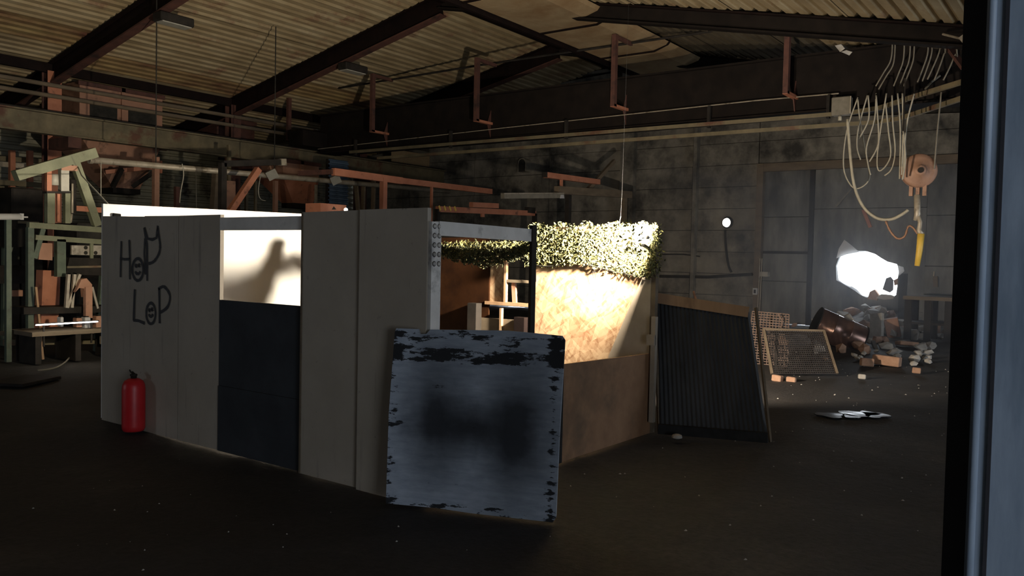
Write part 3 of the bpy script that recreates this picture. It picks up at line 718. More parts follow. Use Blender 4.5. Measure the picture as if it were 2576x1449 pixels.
# ------------------------------------------------------------------ overhead bridge crane
crane = thing('bridge_crane', 'long dark bridge crane girder spanning the hall under the roof', 'crane', (17, 11, 4.3))
gz0, gz1, gx0, gx1 = 4.62, 5.68, 16.65, 17.15
MB().box((gx0, 2.4, gz0), (gx1, 19.2, gz1)).build('girder', m_girder, crane)
MB().box((gx0 - .10, 2.4, gz0 - .04), (gx1 + .1, 19.2, gz0)).build('bottom_flange', m_girder, crane)
MB().box((gx0 - .10, 2.4, gz1), (gx1 + .1, 19.2, gz1 + .04)).build('top_flange', m_girder, crane)
MB().box((gx0 - .9, 18.9, 4.72), (gx1 + .9, 19.5, 5.15)).build('end_carriage', m_girder, crane)
for k, (bxp, bt, bb) in enumerate(((726, 222, 352), (936, 186, 332), (1198, 146, 305), (1543, 88, 268), (1977, 20, 236))):
    xf = 16.05; pb = at(bxp, bb, X=xf); zt, zb = at(bxp, bt, X=xf).z, pb.z
    o = MB().bar((xf, pb.y, zb), (xf, pb.y, zt), .10, .11).build('cable_bracket', m_rust, crane)
    MB().bar((xf, pb.y, zt - .04), (xf + .75, pb.y, zt - .04), .06, .08).build('upper_arm', m_rust, o)
    MB().bar((xf - .05, pb.y, zb + .02), (gx0, pb.y, zb + .02), .10, .06).build('lower_arm', m_orange, o)
    MB().prism([(gx0 - .02, pb.y - .01, zb - .32), (gx0 - .02, pb.y - .01, zb + .35), (gx0 - .16, pb.y - .01, zb)], (0, .02, 0)).build('gusset', m_rust, o)
rodz = 6.36
MB().tube([at(605, 262, X=16.75), at(1200, 165, X=16.75), at(1900, 62, X=16.75), at(2060, 40, X=16.75)], .028, 6).build('top_rod', m_dark, crane)
MB().tube([at(800, 375, X=16.52), at(1265, 322, X=16.52), at(1900, 253, X=16.52), at(2110, 235, X=16.52)], .012, 5).build('guide_wire', m_paleste, crane)
# festoon rails, straight along the girder then bent towards the near side
rail = thing('festoon_rail', 'pair of dusty cable rails along the crane bending towards the right', 'rail', (17, 5, 4.3))
def railpts(pix, ZZ): return [at(x, y, Z=ZZ) for x, y in pix]
def railrun(straight, bend, xp):
    a_ = [at(x, y, X=xp) for x, y in straight]; zz = a_[-1].z
    return a_ + [at(x, y, Z=zz) for x, y in bend]
r1 = railrun([(880, 383), (1200, 357), (1900, 303), (2140, 284)], [(2215, 271), (2300, 243), (2427, 204)], 16.44)
r2 = railrun([(950, 398), (1200, 380), (1900, 329), (2200, 308)], [(2262, 299), (2330, 277), (2427, 245)], 16.44)
for nm, rp in (('upper_rail', r1), ('lower_rail', r2)):
    mb = MB()
    for p, q in zip(rp, rp[1:]): mb.bar(p, q, .06, .075)
    mb.build(nm, m_olive, rail)
for yy in (17.5, 14, 10.5, 7, 4.6):
    MB().box((16.42, yy - .03, 4.42), (16.5, yy + .03, 4.86)).build('rail_hanger', m_dark, rail)
MB().tube([at(2222, 312, Z=4.62), at(2256, 297, Z=4.62), at(2345, 205, Z=4.9), at(2365, 190, Z=5.0)], .02, 6).build('guide_bar', m_cabled, rail)
# junction box
jp = at(2118, 268, X=16.4)
jb = thing('junction_box', 'grey junction box under the crane rail above the looped cables', 'box', jp - V((0, 0, .2)))
MB().box((jp.x - .1, jp.y - .17, jp.z - .17), (jp.x + .1, jp.y + .17, jp.z + .17)).build('case', m_cabled, jb, bevel=.015)
MB().box((jp.x - .12, jp.y - .19, jp.z - .16), (jp.x - .09, jp.y - .17, jp.z + .16)).build('hinge', m_paleste, jb)
MB().lathe([(.035, 0), (.035, .07), (.02, .09)], (jp.x, jp.y + .03, jp.z - .26), 12).build('cable_gland', m_cable, jb, True)
# festoon loops (pixel shapes sampled on one plane each, hanging in a bundle)
loops = [[(2158, 245), (2130, 330), (2122, 420), (2142, 468), (2165, 472), (2187, 448), (2180, 400), (2163, 300), (2158, 250)],
         [(2182, 240), (2160, 320), (2156, 370), (2165, 402)], [(2184, 240), (2185, 300), (2160, 350)],
         [(2204, 235), (2200, 300), (2180, 370), (2183, 410), (2190, 440)], [(2204, 240), (2210, 330), (2207, 370), (2187, 407)],
         [(2230, 235), (2208, 380), (2212, 430), (2240, 395), (2235, 330), (2228, 260)], [(2244, 240), (2246, 310), (2252, 380), (2243, 425), (2225, 442)],
         [(2258, 235), (2265, 330), (2263, 450)], [(2270, 235), (2272, 330), (2268, 440)], [(2300, 236), (2280, 320), (2272, 450)], [(2272, 330), (2278, 400), (2270, 452)]]
for k, L_ in enumerate(loops):
    xp = 15.6 - .12 * k
    tp = at(*L_[0], X=xp); MB().bar(tp + V((0, 0, -.05)), (tp.x + .25, tp.y + .05, 4.66), .025, .025).build('cable_clip', m_dark, rail)
    o = MB().tube([V(p) for p in smooth([tuple(at(x, y, X=xp)) for x, y in L_], 5)], .013, 6).build('hanging_cable', m_cable, smooth=True)
    tag(o, 'thin pale cable hanging in the looped bundle below the crane rail', 'cable', 'looped cables below the crane rail')
ups = [(2205, 205, 2245, 100), (2212, 213, 2252, 95), (2250, 205, 2275, 95), (2265, 203, 2290, 95), (2275, 205, 2300, 105), (2310, 195, 2335, 110), (2322, 193, 2345, 110), (2335, 188, 2365, 110), (2352, 190, 2378, 130), (2375, 190, 2408, 150)]
for k, (x0, y0, x1, y1) in enumerate(ups):
    xp = 15.2 - .05 * k; L_ = [(x0 - 2, y0 + 12), (x0 + (x1 - x0) * .45, y0 - 22), (x0 + (x1 - x0) * .9, y0 - 55), (x1, y1), (x1 - 3, y1 - 60)]
    o = MB().tube([V(p) for p in smooth([tuple(at(x, y, X=xp)) for x, y in L_], 5)], .012, 6).build('slack_cable', m_cabled, smooth=True)
    tag(o, ('leftmost', 'second', 'third', 'fourth', 'fifth', 'sixth', 'seventh', 'eighth', 'ninth', 'rightmost')[k] + ' of the slack grey cables above the rail, from the left', 'cable', 'slack cables above the crane rail')
# thick braided cable sweeping to the hook
o = MB().tube([V(p) for p in smooth([tuple(at(x, y, X=14.9)) for x, y in ((2132, 300), (2140, 400), (2150, 470), (2172, 520), (2205, 548), (2240, 552), (2268, 540), (2285, 528))], 6)], .026, 8).build('braided_cable', m_cable, smooth=True)
tag(o, 'thick braided cable sweeping from the rail to the hook', 'cable')
o = MB().tube([V(p) for p in smooth([tuple(at(x, y, X=14.85)) for x, y in ((2228, 556), (2240, 582), (2258, 600), (2276, 594), (2285, 570), (2296, 572), (2308, 588))], 6)], [.012 + .008 * abs(math.sin(i)) for i in range(37)], 8).build('frayed_rope', m_pulley, smooth=True)
tag(o, 'short frayed rope slung between the braided cable and yellow handle', 'rope')
# hoist block
HX = 14.8; hcn = at(2311, 430, X=HX)
hb = thing('hoist_block', 'rusty round hoist pulley with hook shank and yellow handle', 'hoist', (HX, hcn.y, at(2308, 668, X=HX).z))
Mx = Matrix.Rotation(math.pi / 2, 3, 'Y') @ Matrix.Rotation(0, 3, 'Z')
qv = (V((-1, -.42, 0)).normalized()).to_track_quat('Z', 'Y').to_matrix()
MB().lathe([(.20, -.09), (.262, -.07), (.272, -.05), (.272, .05), (.262, .07), (.20, .09), (.09, .095), (.085, .125), (.05, .13)], hcn, 32, qv).build('pulley', m_pulley, hb, True)
MB().lathe([(.045, .13), (.045, .15)], hcn, 14, qv).build('axle_nut', m_dark, hb)
z_ = lambda y: at(2308, y, X=HX).z
for dy in (-.10, .0, .10):
    MB().box((HX - .03, hcn.y + dy - .028, z_(493)), (HX + .03, hcn.y + dy + .028, z_(462))).build('cheek_plate', m_pulley, hb)
sh = [at(2307, 490, X=HX), at(2308, 540, X=HX), at(2302, 555, X=HX)]
MB().tube(sh, [.05, .05, .03], 10).build('hook_shank', m_paleste, hb, True)
MB().tube([at(2309, 538, X=HX), at(2315, 560, X=HX), at(2312, 580, X=HX), at(2318, 590, X=HX)], [.03, .035, .04, .05], 10).build('hook', m_paleste, hb, True)
MB().tube([at(2317, 588, X=HX), at(2313, 630, X=HX), at(2307, 669, X=HX)], [.055, .05, .04], 12).build('handle', m_yellow, hb, True)
MB().tube([at(2350, 425, X=HX), at(2358, 330, X=HX), at(2368, 232, X=HX)], .012, 6).build('hoist_rope', m_cabled, hb)
# rusty brace and torn bits at the top right
o = MB().bar(at(2326, 38, X=15.5), at(2426, 172, X=14.6), .10, .05).build('roof_brace', m_rust); tag(o, 'rusty diagonal brace under the roof at the upper right', 'brace')
tl = thing('tube_lamp', 'broken strip lamp dangling off the rusty brace under the roof', 'lamp', at(2372, 90, X=14.5))
MB().tube([at(2372, 86, X=14.5), at(2420, 98, X=14.2)], .018, 6).build('lamp_tube', m_paleste, tl)
MB().bar(at(2418, 92, X=14.2), at(2428, 104, X=14.2), .08, .08).build('lamp_cap', m_paleste, tl)
for k, (x, y, w, h) in enumerate(((2154, 30, 12, 7), (2196, 30, 14, 12), (2230, 28, 16, 20), (2258, 26, 18, 24), (2282, 13, 10, 12), (2174, 80, 20, 12), (2384, 58, 8, 14), (2350, 14, 30, 22), (2395, 10, 18, 14), (2428, 130, 8, 14), (2128, 130, 20, 8), (2110, 118, 20, 12))):
    p = at(x, y, X=15.4); s = w / 2100 * 14.5
    a = random.uniform(-.6, .6)
    poly = [p + V((.05 * i, (math.cos(a + t) * s * .6), math.sin(a + t) * h / 2100 * 14.5 * .7)) for i, t in enumerate((0, 1.3, 2.9, 4.3))]
    o = MB().prism(poly, (.02, 0, .01)).build('torn_sheet_scrap', m_conc); tag(o, 'torn roofing scrap hanging in the dark upper right corner', 'scrap', 'torn roofing scraps at the upper right')

# ventilation duct under the near slope by the ridge
du = thing('ventilation_duct', 'beige ventilation duct with dark joint flanges running under the ridge', 'duct', (12.5, 9.7, 6.5))
def dsec(x, k=0.0): return [(x, 10.39 + k, 6.54 - k), (x, 8.98, 6.54 - k), (x, 8.66 - k, 6.63), (x, 8.60 - k, 6.70), (x, 10.1, 6.82), (x, 10.39 + k, 6.76)]
for k in range(6):
    x0, x1 = 4.6 + 2.64 * k, 4.6 + 2.64 * (k + 1)
    MB().prism(dsec(x0 + .02), (x1 - x0 - .04, 0, 0)).build('duct_section', m_beige, du)
    MB().prism(dsec(x1 - .03, .03), (.06, 0, 0)).build('joint_flange', m_rafter, du)
for x in (8.0, 13.2, 19.0): MB().bar((x, 9.7, 6.8), (x, 9.7, 7.0), .03, .03).build('duct_hanger', m_dark, du)
MB().bar((4.6, 10.47, 6.50), (20.45, 10.47, 6.50), .08, .10).build('edge_angle', m_rafter, du)
# ------------------------------------------------------------------ runway beam, columns, lamps under rafters
rb = thing('runway_beam', 'long rusty olive crane runway beam along the left side', 'beam', (10, 19.6, 4.2))
MB().bar((2, 19.6, 4.44), (WX, 19.6, 4.44), .03, .44).build('web', m_olive, rb)
MB().bar((2, 19.6, 4.67), (WX, 19.6, 4.67), .26, .035).build('top_flange', m_olive, rb)
MB().bar((2, 19.6, 4.21), (WX, 19.6, 4.21), .26, .035).build('bottom_flange', m_olive, rb)
MB().bar((2, 19.6, 4.71), (WX, 19.6, 4.71), .06, .05).build('crane_rail', m_dark, rb)
for k, cx in enumerate((9.65, 14.65, 19.6)):
    t = thing('hall_column', ('rusty hall column beside the big hopper at the left', 'rusty hall column behind the dark crane end', 'rusty hall column near the back wall')[k], 'column', (cx, 20.6, 0), 'hall columns on the left')
    MB().box((cx - .16, 20.45, 0), (cx + .16, 20.47, 5.8)).build('flange', m_rust if k else m_orange, t)
    MB().box((cx - .16, 20.73, 0), (cx + .16, 20.75, 5.8)).build('flange', m_rust, t)
    MB().box((cx - .012, 20.47, 0), (cx + .012, 20.73, 5.8)).build('web', m_rust, t)
    MB().box((cx - .15, 19.5, 3.95), (cx + .15, 20.45, 4.19)).build('corbel', m_rust, t)
for k, (px_, py_, rx, yy) in enumerate(((412, 6, RAFT[2], 15.4), (872, 122, RAFT[3], 15.6), (1182, 212, RAFT[4], 15.9))):
    p = at(px_, py_, X=rx); zb = roofz(p.y) - .52
    t = thing('ceiling_lamp', ('unlit box lamp under the rafter at the upper left', 'unlit box lamp under the middle rafter', 'unlit box lamp under the farthest rafter')[k], 'lamp', (rx, p.y, zb - .2), 'unlit lamps under the rafters')
    MB().bar((rx - .15, p.y, zb - .1), (rx + .6, p.y, zb - .1), .32, .18).build('housing', m_dark, t, bevel=.02)
    MB().bar((rx - .1, p.y, zb - .2), (rx + .55, p.y, zb - .2), .26, .02).build('diffuser', m_lampgrey, t)
    MB().bar((rx, p.y, zb - .02), (rx, p.y, zb + .1), .05, .05).build('hanger', m_dark, t)
for k, (y_, z_a, lab) in enumerate(((20.35, 5.45, 'upper'), (20.35, 5.2, 'lower'))):
    o = MB().tube([(3, y_, z_a), (WX, y_, z_a)], .05, 8).build('service_pipe', m_woodd, smooth=True); tag(o, lab + ' of two dusty service pipes below the left eaves', 'pipe', 'service pipes below the left eaves')

# ------------------------------------------------------------------ hoppers
def hopper(name, label, px0, px1, pytop, pymid, pybot, qx0, qx1, Y_, dep, matb, matf, panels=False):
    a, b = at(px0, pymid, Y=Y_), at(px1, pymid, Y=Y_); zt = at((px0 + px1) / 2, pytop, Y=Y_).z; zm = (a.z + b.z) / 2
    c, d = at(qx0, pybot, Y=Y_ + dep * .3), at(qx1, pybot, Y=Y_ + dep * .3); zb = (c.z + d.z) / 2
    t = thing(name, label, 'hopper', ((a.x + b.x) / 2, Y_ + dep / 2, zb), 'feed hoppers on the left')
    o = MB().box((a.x, Y_, zm), (b.x, Y_ + dep, zt)).build('bin', matb, t)
    MB().frustum([(c.x, Y_ + dep * .3, zb), (d.x, Y_ + dep * .3, zb), (d.x, Y_ + dep * .7, zb), (c.x, Y_ + dep * .7, zb)], [(a.x, Y_, zm), (b.x, Y_, zm), (b.x, Y_ + dep, zm), (a.x, Y_ + dep, zm)]).build('funnel', matf, t)
    MB().box((c.x - .02, Y_ + dep * .28, zb - .12), (d.x + .02, Y_ + dep * .72, zb + .02)).build('outlet', m_dark, t)
    MB().box((a.x - .05, Y_ - .05, zt - .10), (b.x + .05, Y_ - .002, zt)).build('rim', m_rust, t)
    xm = (a.x + b.x) / 2
    MB().box((xm - .05, Y_ - .05, zm), (xm + .05, Y_, zt)).build('stiffener', matb, t)
    if panels:
        for x0, x1 in ((a.x + .25, xm - .15), (xm + .15, b.x - .2)):
            MB().box((x0, Y_ - .015, zm + .25), (x1, Y_, zm + (zt - zm) * .62)).build('soot_patch', m_soot, o)
    return t
h1 = hopper('feed_hopper', 'large salmon feed hopper with soot-dark panels behind the runway beam', 200, 408, 222, 352, 476, 285, 350, 20.9, 1.6, m_salmon, m_salmon, True)
hopper('feed_hopper', 'smaller orange feed hopper behind the pipe with two lamps', 712, 802, 405, 450, 514, 738, 787, 19.0, 1.2, m_salmon, m_orange)
hopper('feed_hopper', 'dim hopper beside the hall column behind the crane end', 545, 640, 300, 352, 392, 575, 610, 21.6, 1.2, m_rust, m_dark)
for (p, q) in (((398, 420), (265, 433)), ((398, 425), (333, 470)), ((306, 425), (283, 470))):
    MB().bar(at(*p, Y=20.2), at(*q, Y=20.6), .10, .10).build('support_strut', m_orange if p[0] > 390 and q[1] < 440 else m_dark, h1)
MB().bar(at(398, 405, Y=20.2), at(398, 436, Y=20.2), .22, .10).build('strut_plate', m_orange, h1)

# ------------------------------------------------------------------ pipe with lamps
pp = thing('conduit_pipe', 'long worn pipe carrying two small lamps above the booth', 'pipe', (13, 16, 3.3))
pa, pb2 = at(226, 402, Y=16), at(1130, 482, Y=16)
MB().tube([pa, pb2], .062, 12).build('pipe_run', m_paleste, pp, True)
MB().lathe([(.075, -.02), (.075, .05)], pa, 12, (pb2 - pa).to_track_quat('Z', 'Y').to_matrix()).build('end_fitting', m_paleste, pp)
for pxx in (392, 690):
    p = at(pxx, 402 + (pxx - 226) * .0885, Y=16)
    MB().tube([p, (p.x, p.y, roofz(16) - .1)], .012, 6).build('hanger_rod', m_soot, pp)
for k, (x, y) in enumerate(((685, 440), (845, 453))):
    p = at(x, y, Y=15.8)
    t = thing('spot_lamp', ('small square spot lamp on the pipe above the bright screen', 'small square spot lamp on the pipe above the blue louvre')[k], 'lamp', p - V((0, 0, .15)), 'spot lamps on the pipe')
    d = V((-.3, -.8, -.55)).normalized(); M_ = d.to_track_quat('Z', 'Y').to_matrix() @ Matrix.Rotation(.6, 3, 'Z')
    vs = [p + M_ @ V(c) for c in ((-.12, -.12, 0), (.12, -.12, 0), (.12, .12, 0), (-.12, .12, 0), (-.07, -.07, -.12), (.07, -.07, -.12), (.07, .07, -.12), (-.07, .07, -.12))]
    MB().add(vs, [(0, 1, 2, 3), (7, 6, 5, 4), (0, 4, 5, 1), (1, 5, 6, 2), (2, 6, 7, 3), (3, 7, 4, 0)]).build('housing', m_lampgrey, t)
    MB().tube([p + V((0, .02, .08)), p + V((0, .08, .2)), p + V((.02, .2, .16))], .02, 6).build('bracket', m_pulley, t)
def hangwire(pts, Y_, r, name, label, mat=m_cable):
    o = MB().tube([V(p) for p in smooth([tuple(at(x, y, Y=Y_)) for x, y in pts], 4)], r, 6).build(name, mat, smooth=True); tag(o, label, 'cable'); return o
hangwire([(458, 412), (462, 440), (455, 480), (452, 510)], 15.94, .012, 'drop_wire', 'pale wire dropping off the pipe left of the timber post')
hangwire([(655, 444), (650, 480), (655, 500), (668, 505)], 15.94, .012, 'drop_wire', 'pale wire curling below the pipe beside the orange brace')
o = MB().tube([at(196, 420, Y=12.95), at(205, 441, Y=12.6), at(271, 513, Y=8.0)], .009, 6).build('tie_cord', m_cable, smooth=True); tag(o, 'taut pale cord running down to the top corner of the bright screen', 'cord')
hangwire([(254, 404), (254, 495)], 15.95, .010, 'drop_wire', 'straight thin wire hanging left of the big hopper')
hangwire([(493, 422), (494, 525)], 16.0, .009, 'drop_wire', 'straight thin wire hanging to the middle of the bright screen', m_cabled)

# ------------------------------------------------------------------ orange steelwork
def bars(name, label, cat, loc, lst, group=None):
    t = thing(name, label, cat, loc, group)
    for nm, p, q, w, h, m in lst: MB().bar(p, q, w, h).build(nm, m, t)
    return t
Yo = 14.5
bars('gallows_frame', 'orange diagonal brace carrying a dark square tube above the screen', 'frame', (at(600, 560, Y=Yo).x, Yo, 0), [
    ('brace', at(650, 425, Y=Yo), at(560, 560, Y=Yo), .12, .12, m_orange), ('square_tube', at(560, 412, Y=Yo), at(712, 408, Y=Yo), .12, .12, m_dark),
    ('tube_end', at(704, 408, Y=Yo - .02), at(716, 408, Y=Yo - .02), .13, .14, m_paleste), ('post', at(560, 410, Y=Yo), V((at(560, 410, Y=Yo).x, Yo, 0)), .12, .12, m_dark)])
Yr = 13.2
pR0, pR1, pR2 = at(838, 432, Y=Yr), at(1010, 455, Y=Yr), at(1235, 482, Y=Yr)
bars('orange_rail_frame', 'orange painted rail frame on posts behind the booth', 'frame', (pR1.x, Yr, 0), [
    ('rail', pR0, pR1, .10, .15, m_orange), ('rail', pR1, pR2, .10, .13, m_orange),
    ('post', at(965, 448, Y=Yr), V((at(965, 448, Y=Yr).x, Yr, 0)), .12, .12, m_orange), ('post', at(1086, 466, Y=Yr), V((at(1086, 466, Y=Yr).x, Yr, 0)), .05, .05, m_orange),
    ('rail_stub', pR0, V((pR0.x - .05, Yr + 1, pR0.z)), .08, .1, m_rust)])
Ys = 12.5
s0, s1 = at(1100, 526, Y=Ys), at(1345, 537, Y=Ys)
st = bars('striped_barrier', 'orange barrier beam with yellow striped end behind the header', 'beam', ((s0.x + s1.x) / 2, Ys, s0.z - .1), [
    ('beam', s0, s1, .10, .13, m_orange), ('bracket_plate', at(1185, 515, Y=Ys), at(1250, 518, Y=Ys), .12, .12, m_orange), ('lug', at(1214, 535, Y=Ys), at(1214, 546, Y=Ys), .05, .10, m_orange),
    ('clamp', at(1325, 528, Y=Ys - .02), at(1342, 530, Y=Ys - .02), .13, .15, m_dark), ('leg', s1, V((s1.x, Ys, 0)), .1, .1, m_dark), ('leg', s0, V((s0.x, Ys, 0)), .1, .1, m_dark)])
for k in range(4):
    p = at(1104 + k * 13, 523 + k * .6, Y=Ys - .056); MB().bar(p + V((0, 0, .05)), p + V((.06, 0, -.05)), .05, .01, (0, 1, 0)).build('stripe', m_yellow, st)
Yb = 11.2
b0, b1 = at(1372, 440, Y=Yb), at(1505, 458, Y=Yb)
wb0, wb1 = at(1400, 478, Y=Yb), at(1585, 490, Y=Yb)
bars('timber_gantry', 'weathered timber gantry beam with an orange tube and diagonal prop', 'frame', ((wb0.x + wb1.x) / 2, Yb, 0), [
    ('orange_tube', b0, b1, .13, .13, m_orange), ('tube_end', b0 + V((-.06, 0, .0)), b0, .12, .12, m_dark), ('tube_post', at(1412, 448, Y=Yb), at(1412, 475, Y=Yb), .06, .06, m_orange),
    ('timber_beam', wb0, wb1, .14, .19, m_woodd), ('diagonal_prop', at(1478, 478, Y=Yb + .1), at(1545, 405, Y=Yb + .1), .08, .10, m_woodd),
    ('leg', at(1570, 495, Y=Yb), V((at(1570, 495, Y=Yb).x, Yb, 0)), .14, .14, m_woodd), ('leg', at(1430, 490, Y=Yb), V((at(1430, 490, Y=Yb).x, Yb, 0)), .12, .12, m_dark)])
st2 = thing('strip_lamp', 'unlit strip lamp lying on the timber gantry with a white tag', 'lamp', at(1340, 498, Y=Yb - .1))
MB().bar(at(1264, 493, Y=Yb - .1), at(1415, 492, Y=Yb - .1), .10, .12).build('housing', m_cabled, st2)
MB().bar(at(1264, 487, Y=Yb - .1), at(1415, 486, Y=Yb - .1), .10, .025).build('reflector', m_paleste, st2)
MB().prism([at(1409, 499, Y=Yb - .17), at(1420, 499, Y=Yb - .17), at(1418, 490, Y=Yb - .17), at(1411, 490, Y=Yb - .17)], (0, .01, 0)).build('white_tag', m_plastic, st2)
# arched wall horn on the back wall
pz = at(1315, 415, X=WX - .25)
t = thing('wall_horn', 'small dark arched ventilator hood on the back wall', 'ventilator', pz - V((0, 0, .25)))
arc = [V((WX - .3, pz.y + .17 * math.cos(a), pz.z + .05 + .17 * math.sin(a))) for a in [math.pi * k / 10 for k in range(11)]]
MB().prism(arc + [V((WX - .3, pz.y - .17, pz.z - .22)), V((WX - .3, pz.y + .17, pz.z - .22))], (.3, 0, 0)).build('hood', m_cabled, t)
MB().prism([V((WX - .305, p.y * .8 + pz.y * .2, p.z - .03)) for p in arc] + [V((WX - .305, pz.y - .13, pz.z - .22)), V((WX - .305, pz.y + .13, pz.z - .22))], (.01, 0, 0)).build('mouth', m_soot, t)
# pale board patch, louvre, small box and spark lamp between hopper and booth
o = MB().box((at(985, 410, Y=20.3).x, 20.3, at(1050, 425, Y=20.3).z), (at(1100, 410, Y=20.3).x, 20.33, at(1050, 385, Y=20.3).z)).build('pale_board', m_beige); tag(o, 'pale board high on the left wall below the crane', 'board')
lv = thing('blue_louvre', 'blue ribbed metal louvre between the orange hopper and rail', 'louvre', (at(850, 520, Y=17.5).x, 17.5, at(850, 520, Y=17.5).z))
clad(at(828, 520, Y=17.5).x, at(876, 520, Y=17.5).x, at(850, 522, Y=17.5).z, at(850, 402, Y=17.5).z, 17.5, m_blueclad, lv, 'ribbed_plate', .11, .05)
MB().box((at(828, 520, Y=17.5).x, 17.58, 0), (at(876, 520, Y=17.5).x, 17.66, at(850, 402, Y=17.5).z)).build('back_frame', m_dark, lv)
ob = thing('orange_crate', 'small orange box with a dark triangle mark behind the white panels', 'box', (at(838, 532, Y=11.5).x, 11.6, at(838, 532, Y=11.5).z))
q0, q1 = at(806, 532, Y=11.5), at(871, 516, Y=11.5)
MB().box((q0.x, 11.5, q0.z - .2), (q1.x, 11.9, q1.z)).build('body', m_orange, ob)
MB().prism([at(835, 527, Y=11.495), at(846, 527, Y=11.495), at(840, 519, Y=11.495)], (0, .004, 0)).build('triangle_mark', m_soot, ob)
MB().bar((q0.x + .1, 11.7, q0.z - .2), (q0.x + .1, 11.7, 0), .08, .08).build('stand', m_dark, ob)
MB().bar((q1.x - .1, 11.7, q0.z - .2), (q1.x - .1, 11.7, 0), .08, .08).build('stand', m_dark, ob)
pL = at(870, 528, Y=11.3)
lp = thing('bare_bulb', 'tiny bright bulb peeking above the white panel', 'lamp', pL - V((0, 0, .05)))
MB().lathe([(.005, -.04), (.03, -.02), (.036, 0), (.028, .025), (.005, .036)], pL, 14).build('glass', m_bulb, lp, True)
MB().tube([pL + V((0, .0, -.04)), pL + V((0, .25, -.06))], .012, 6).build('holder', m_dark, lp)
# assorted uprights along the left wall
for k, (x, y0, y1, w, m_, lab) in enumerate(((392, 395, 520, .12, m_salmon, 'salmon post left of the timber ladder'), (445, 470, 520, .10, m_rust, 'rusty stub post behind the screen'), (525, 420, 530, .18, m_woodd, 'split timber post behind the bright screen'),
                                     (620, 455, 540, .07, m_olive, 'thin olive post right of the orange brace'), (643, 455, 540, .06, m_olive, 'thinner olive post next to a drop wire'), (693, 455, 545, .10, m_salmon, 'salmon post left of the orange hopper'),
                                     (576, 365, 530, .08, m_olive, 'tall olive post rising to the crane end'), (795, 465, 540, .06, m_paleste, 'pale thin post right of the orange hopper'))):
    Yk = 18.2
    a = at(x, y0, Y=Yk); t = thing('upright_post', lab, 'post', (a.x, Yk, 0), 'uprights behind the booth')
    MB().bar((a.x, Yk, 0), (a.x + (.25 if k == 2 else 0), Yk, a.z), w, w).build('shaft', m_, t)
    MB().box((a.x - w, Yk - w, 0), (a.x + w, Yk + w, .03)).build('foot_plate', m_, t)
o = MB().box((at(568, 540, Y=18).x, 18, 0), (at(592, 540, Y=18).x, 18.05, at(580, 455, Y=18).z)).build('scrap_board', m_salmon); tag(o, 'torn dusty board standing behind the orange brace', 'panel')
for k, (x0, y0, x1, y1) in enumerate(((895, 455, 925, 530), (915, 460, 905, 530), (940, 455, 935, 530))):
    o = MB().bar(at(x0, y0, Y=16.6), V((at(x1, y1, Y=16.6).x, 16.6, 0)), .12, .05).build('leaning_plank', m_woodd); tag(o, ('leftmost', 'middle', 'rightmost')[k] + ' of three dark planks leaning left of the orange rail post', 'plank', 'planks leaning behind the orange rail')

# ------------------------------------------------------------------ green press machine on the left
mg = thing('green_press', 'grey-green press frame with slanted arm and hydraulic ram', 'machine', (7.2, 13.2, 0))
Yg = 13.0
def gp(x, y, yy=Yg): return at(x, y, Y=yy)
for nm, p, q, w, h, m_ in (
    ('slanted_arm', gp(38, 442), gp(238, 384), .16, .15, m_green), ('angled_leg', gp(186, 402), gp(244, 568), .10, .12, m_green),
    ('upright', gp(125, 482), gp(125, 562), .10, .11, m_green), ('upright', gp(168, 480), gp(168, 562), .08, .08, m_green), ('upright', gp(160, 418), gp(160, 484), .10, .12, m_lampgrey),
    ('orange_upright', gp(121, 428), gp(121, 484), .08, .07, m_orange), ('cross_head', gp(150, 422), gp(190, 424), .12, .08, m_salmon), ('cross_head', gp(112, 484), gp(172, 484), .14, .03, m_dark),
    ('top_rail', gp(70, 566), gp(276, 580), .10, .085, m_green), ('second_rail', gp(86, 597), gp(276, 610), .10, .075, m_green),
    ('front_leg', gp(75, 572), V((gp(75, 572).x, Yg, 0)), .085, .085, m_dgreen), ('knee_brace', gp(108, 576), gp(87, 650), .04, .07, m_dgreen),
    ('centre_post', gp(151, 602), gp(151, 696), .10, .13, m_dgreen), ('side_post', gp(230, 606), gp(230, 650), .03, .05, m_green), ('rear_leg', gp(268, 575), V((gp(268, 575).x, Yg + .3, 0)), .08, .08, m_dgreen),
    ('orange_stub', gp(146, 488), gp(146, 558), .04, .04, m_orange), ('cross_tie', gp(190, 524), gp(270, 530), .06, .08, m_orange)):
    MB().bar(p, q, w, h).build(nm, m_, mg)
MB().tube([gp(182, 452), gp(182, 538)], .055, 12).build('ram_cylinder', m_dark, mg, True)
MB().tube([gp(182, 462, Yg - .06), gp(182, 536, Yg - .06)], .016, 8).build('ram_sight_rod', m_paleste, mg, True)
MB().tube([gp(180, 538), gp(177, 560)], .022, 8).build('ram_rod', m_paleste, mg, True)
MB().tube([gp(136, 438), gp(137, 466)], .06, 10).build('pale_cylinder', m_lampgrey, mg, True)
MB().prism([gp(102, 611), gp(132, 612), gp(132, 655), (gp(97, 653))], (0, .03, 0)).build('pale_plate', m_salmon, mg)
for (x0, x1, hs) in ((180, 225, ((216, 623), (216, 636))), (233, 270, ((241, 636),))):
    o = MB().prism([gp(x0, 617), gp(x1, 618), gp(x1, 642), gp(x0, 641)], (0, .04, 0)).build('control_plate', m_paleste, mg)
    for hx, hy in hs: MB().lathe([(.029, 0), (.029, .006)], gp(hx, hy, Yg - .006), 14, Matrix.Rotation(-math.pi / 2, 3, 'X')).build('plate_hole', m_soot, o)
MB().prism([gp(175, 648), gp(276, 650), gp(276, 694), gp(165, 690)], (0, .6, 0)).build('bed_block', m_dark, mg)
MB().bar(gp(168, 672, Yg - .03), gp(276, 670, Yg - .03), .03, .03).build('bed_edge', m_olive, mg)
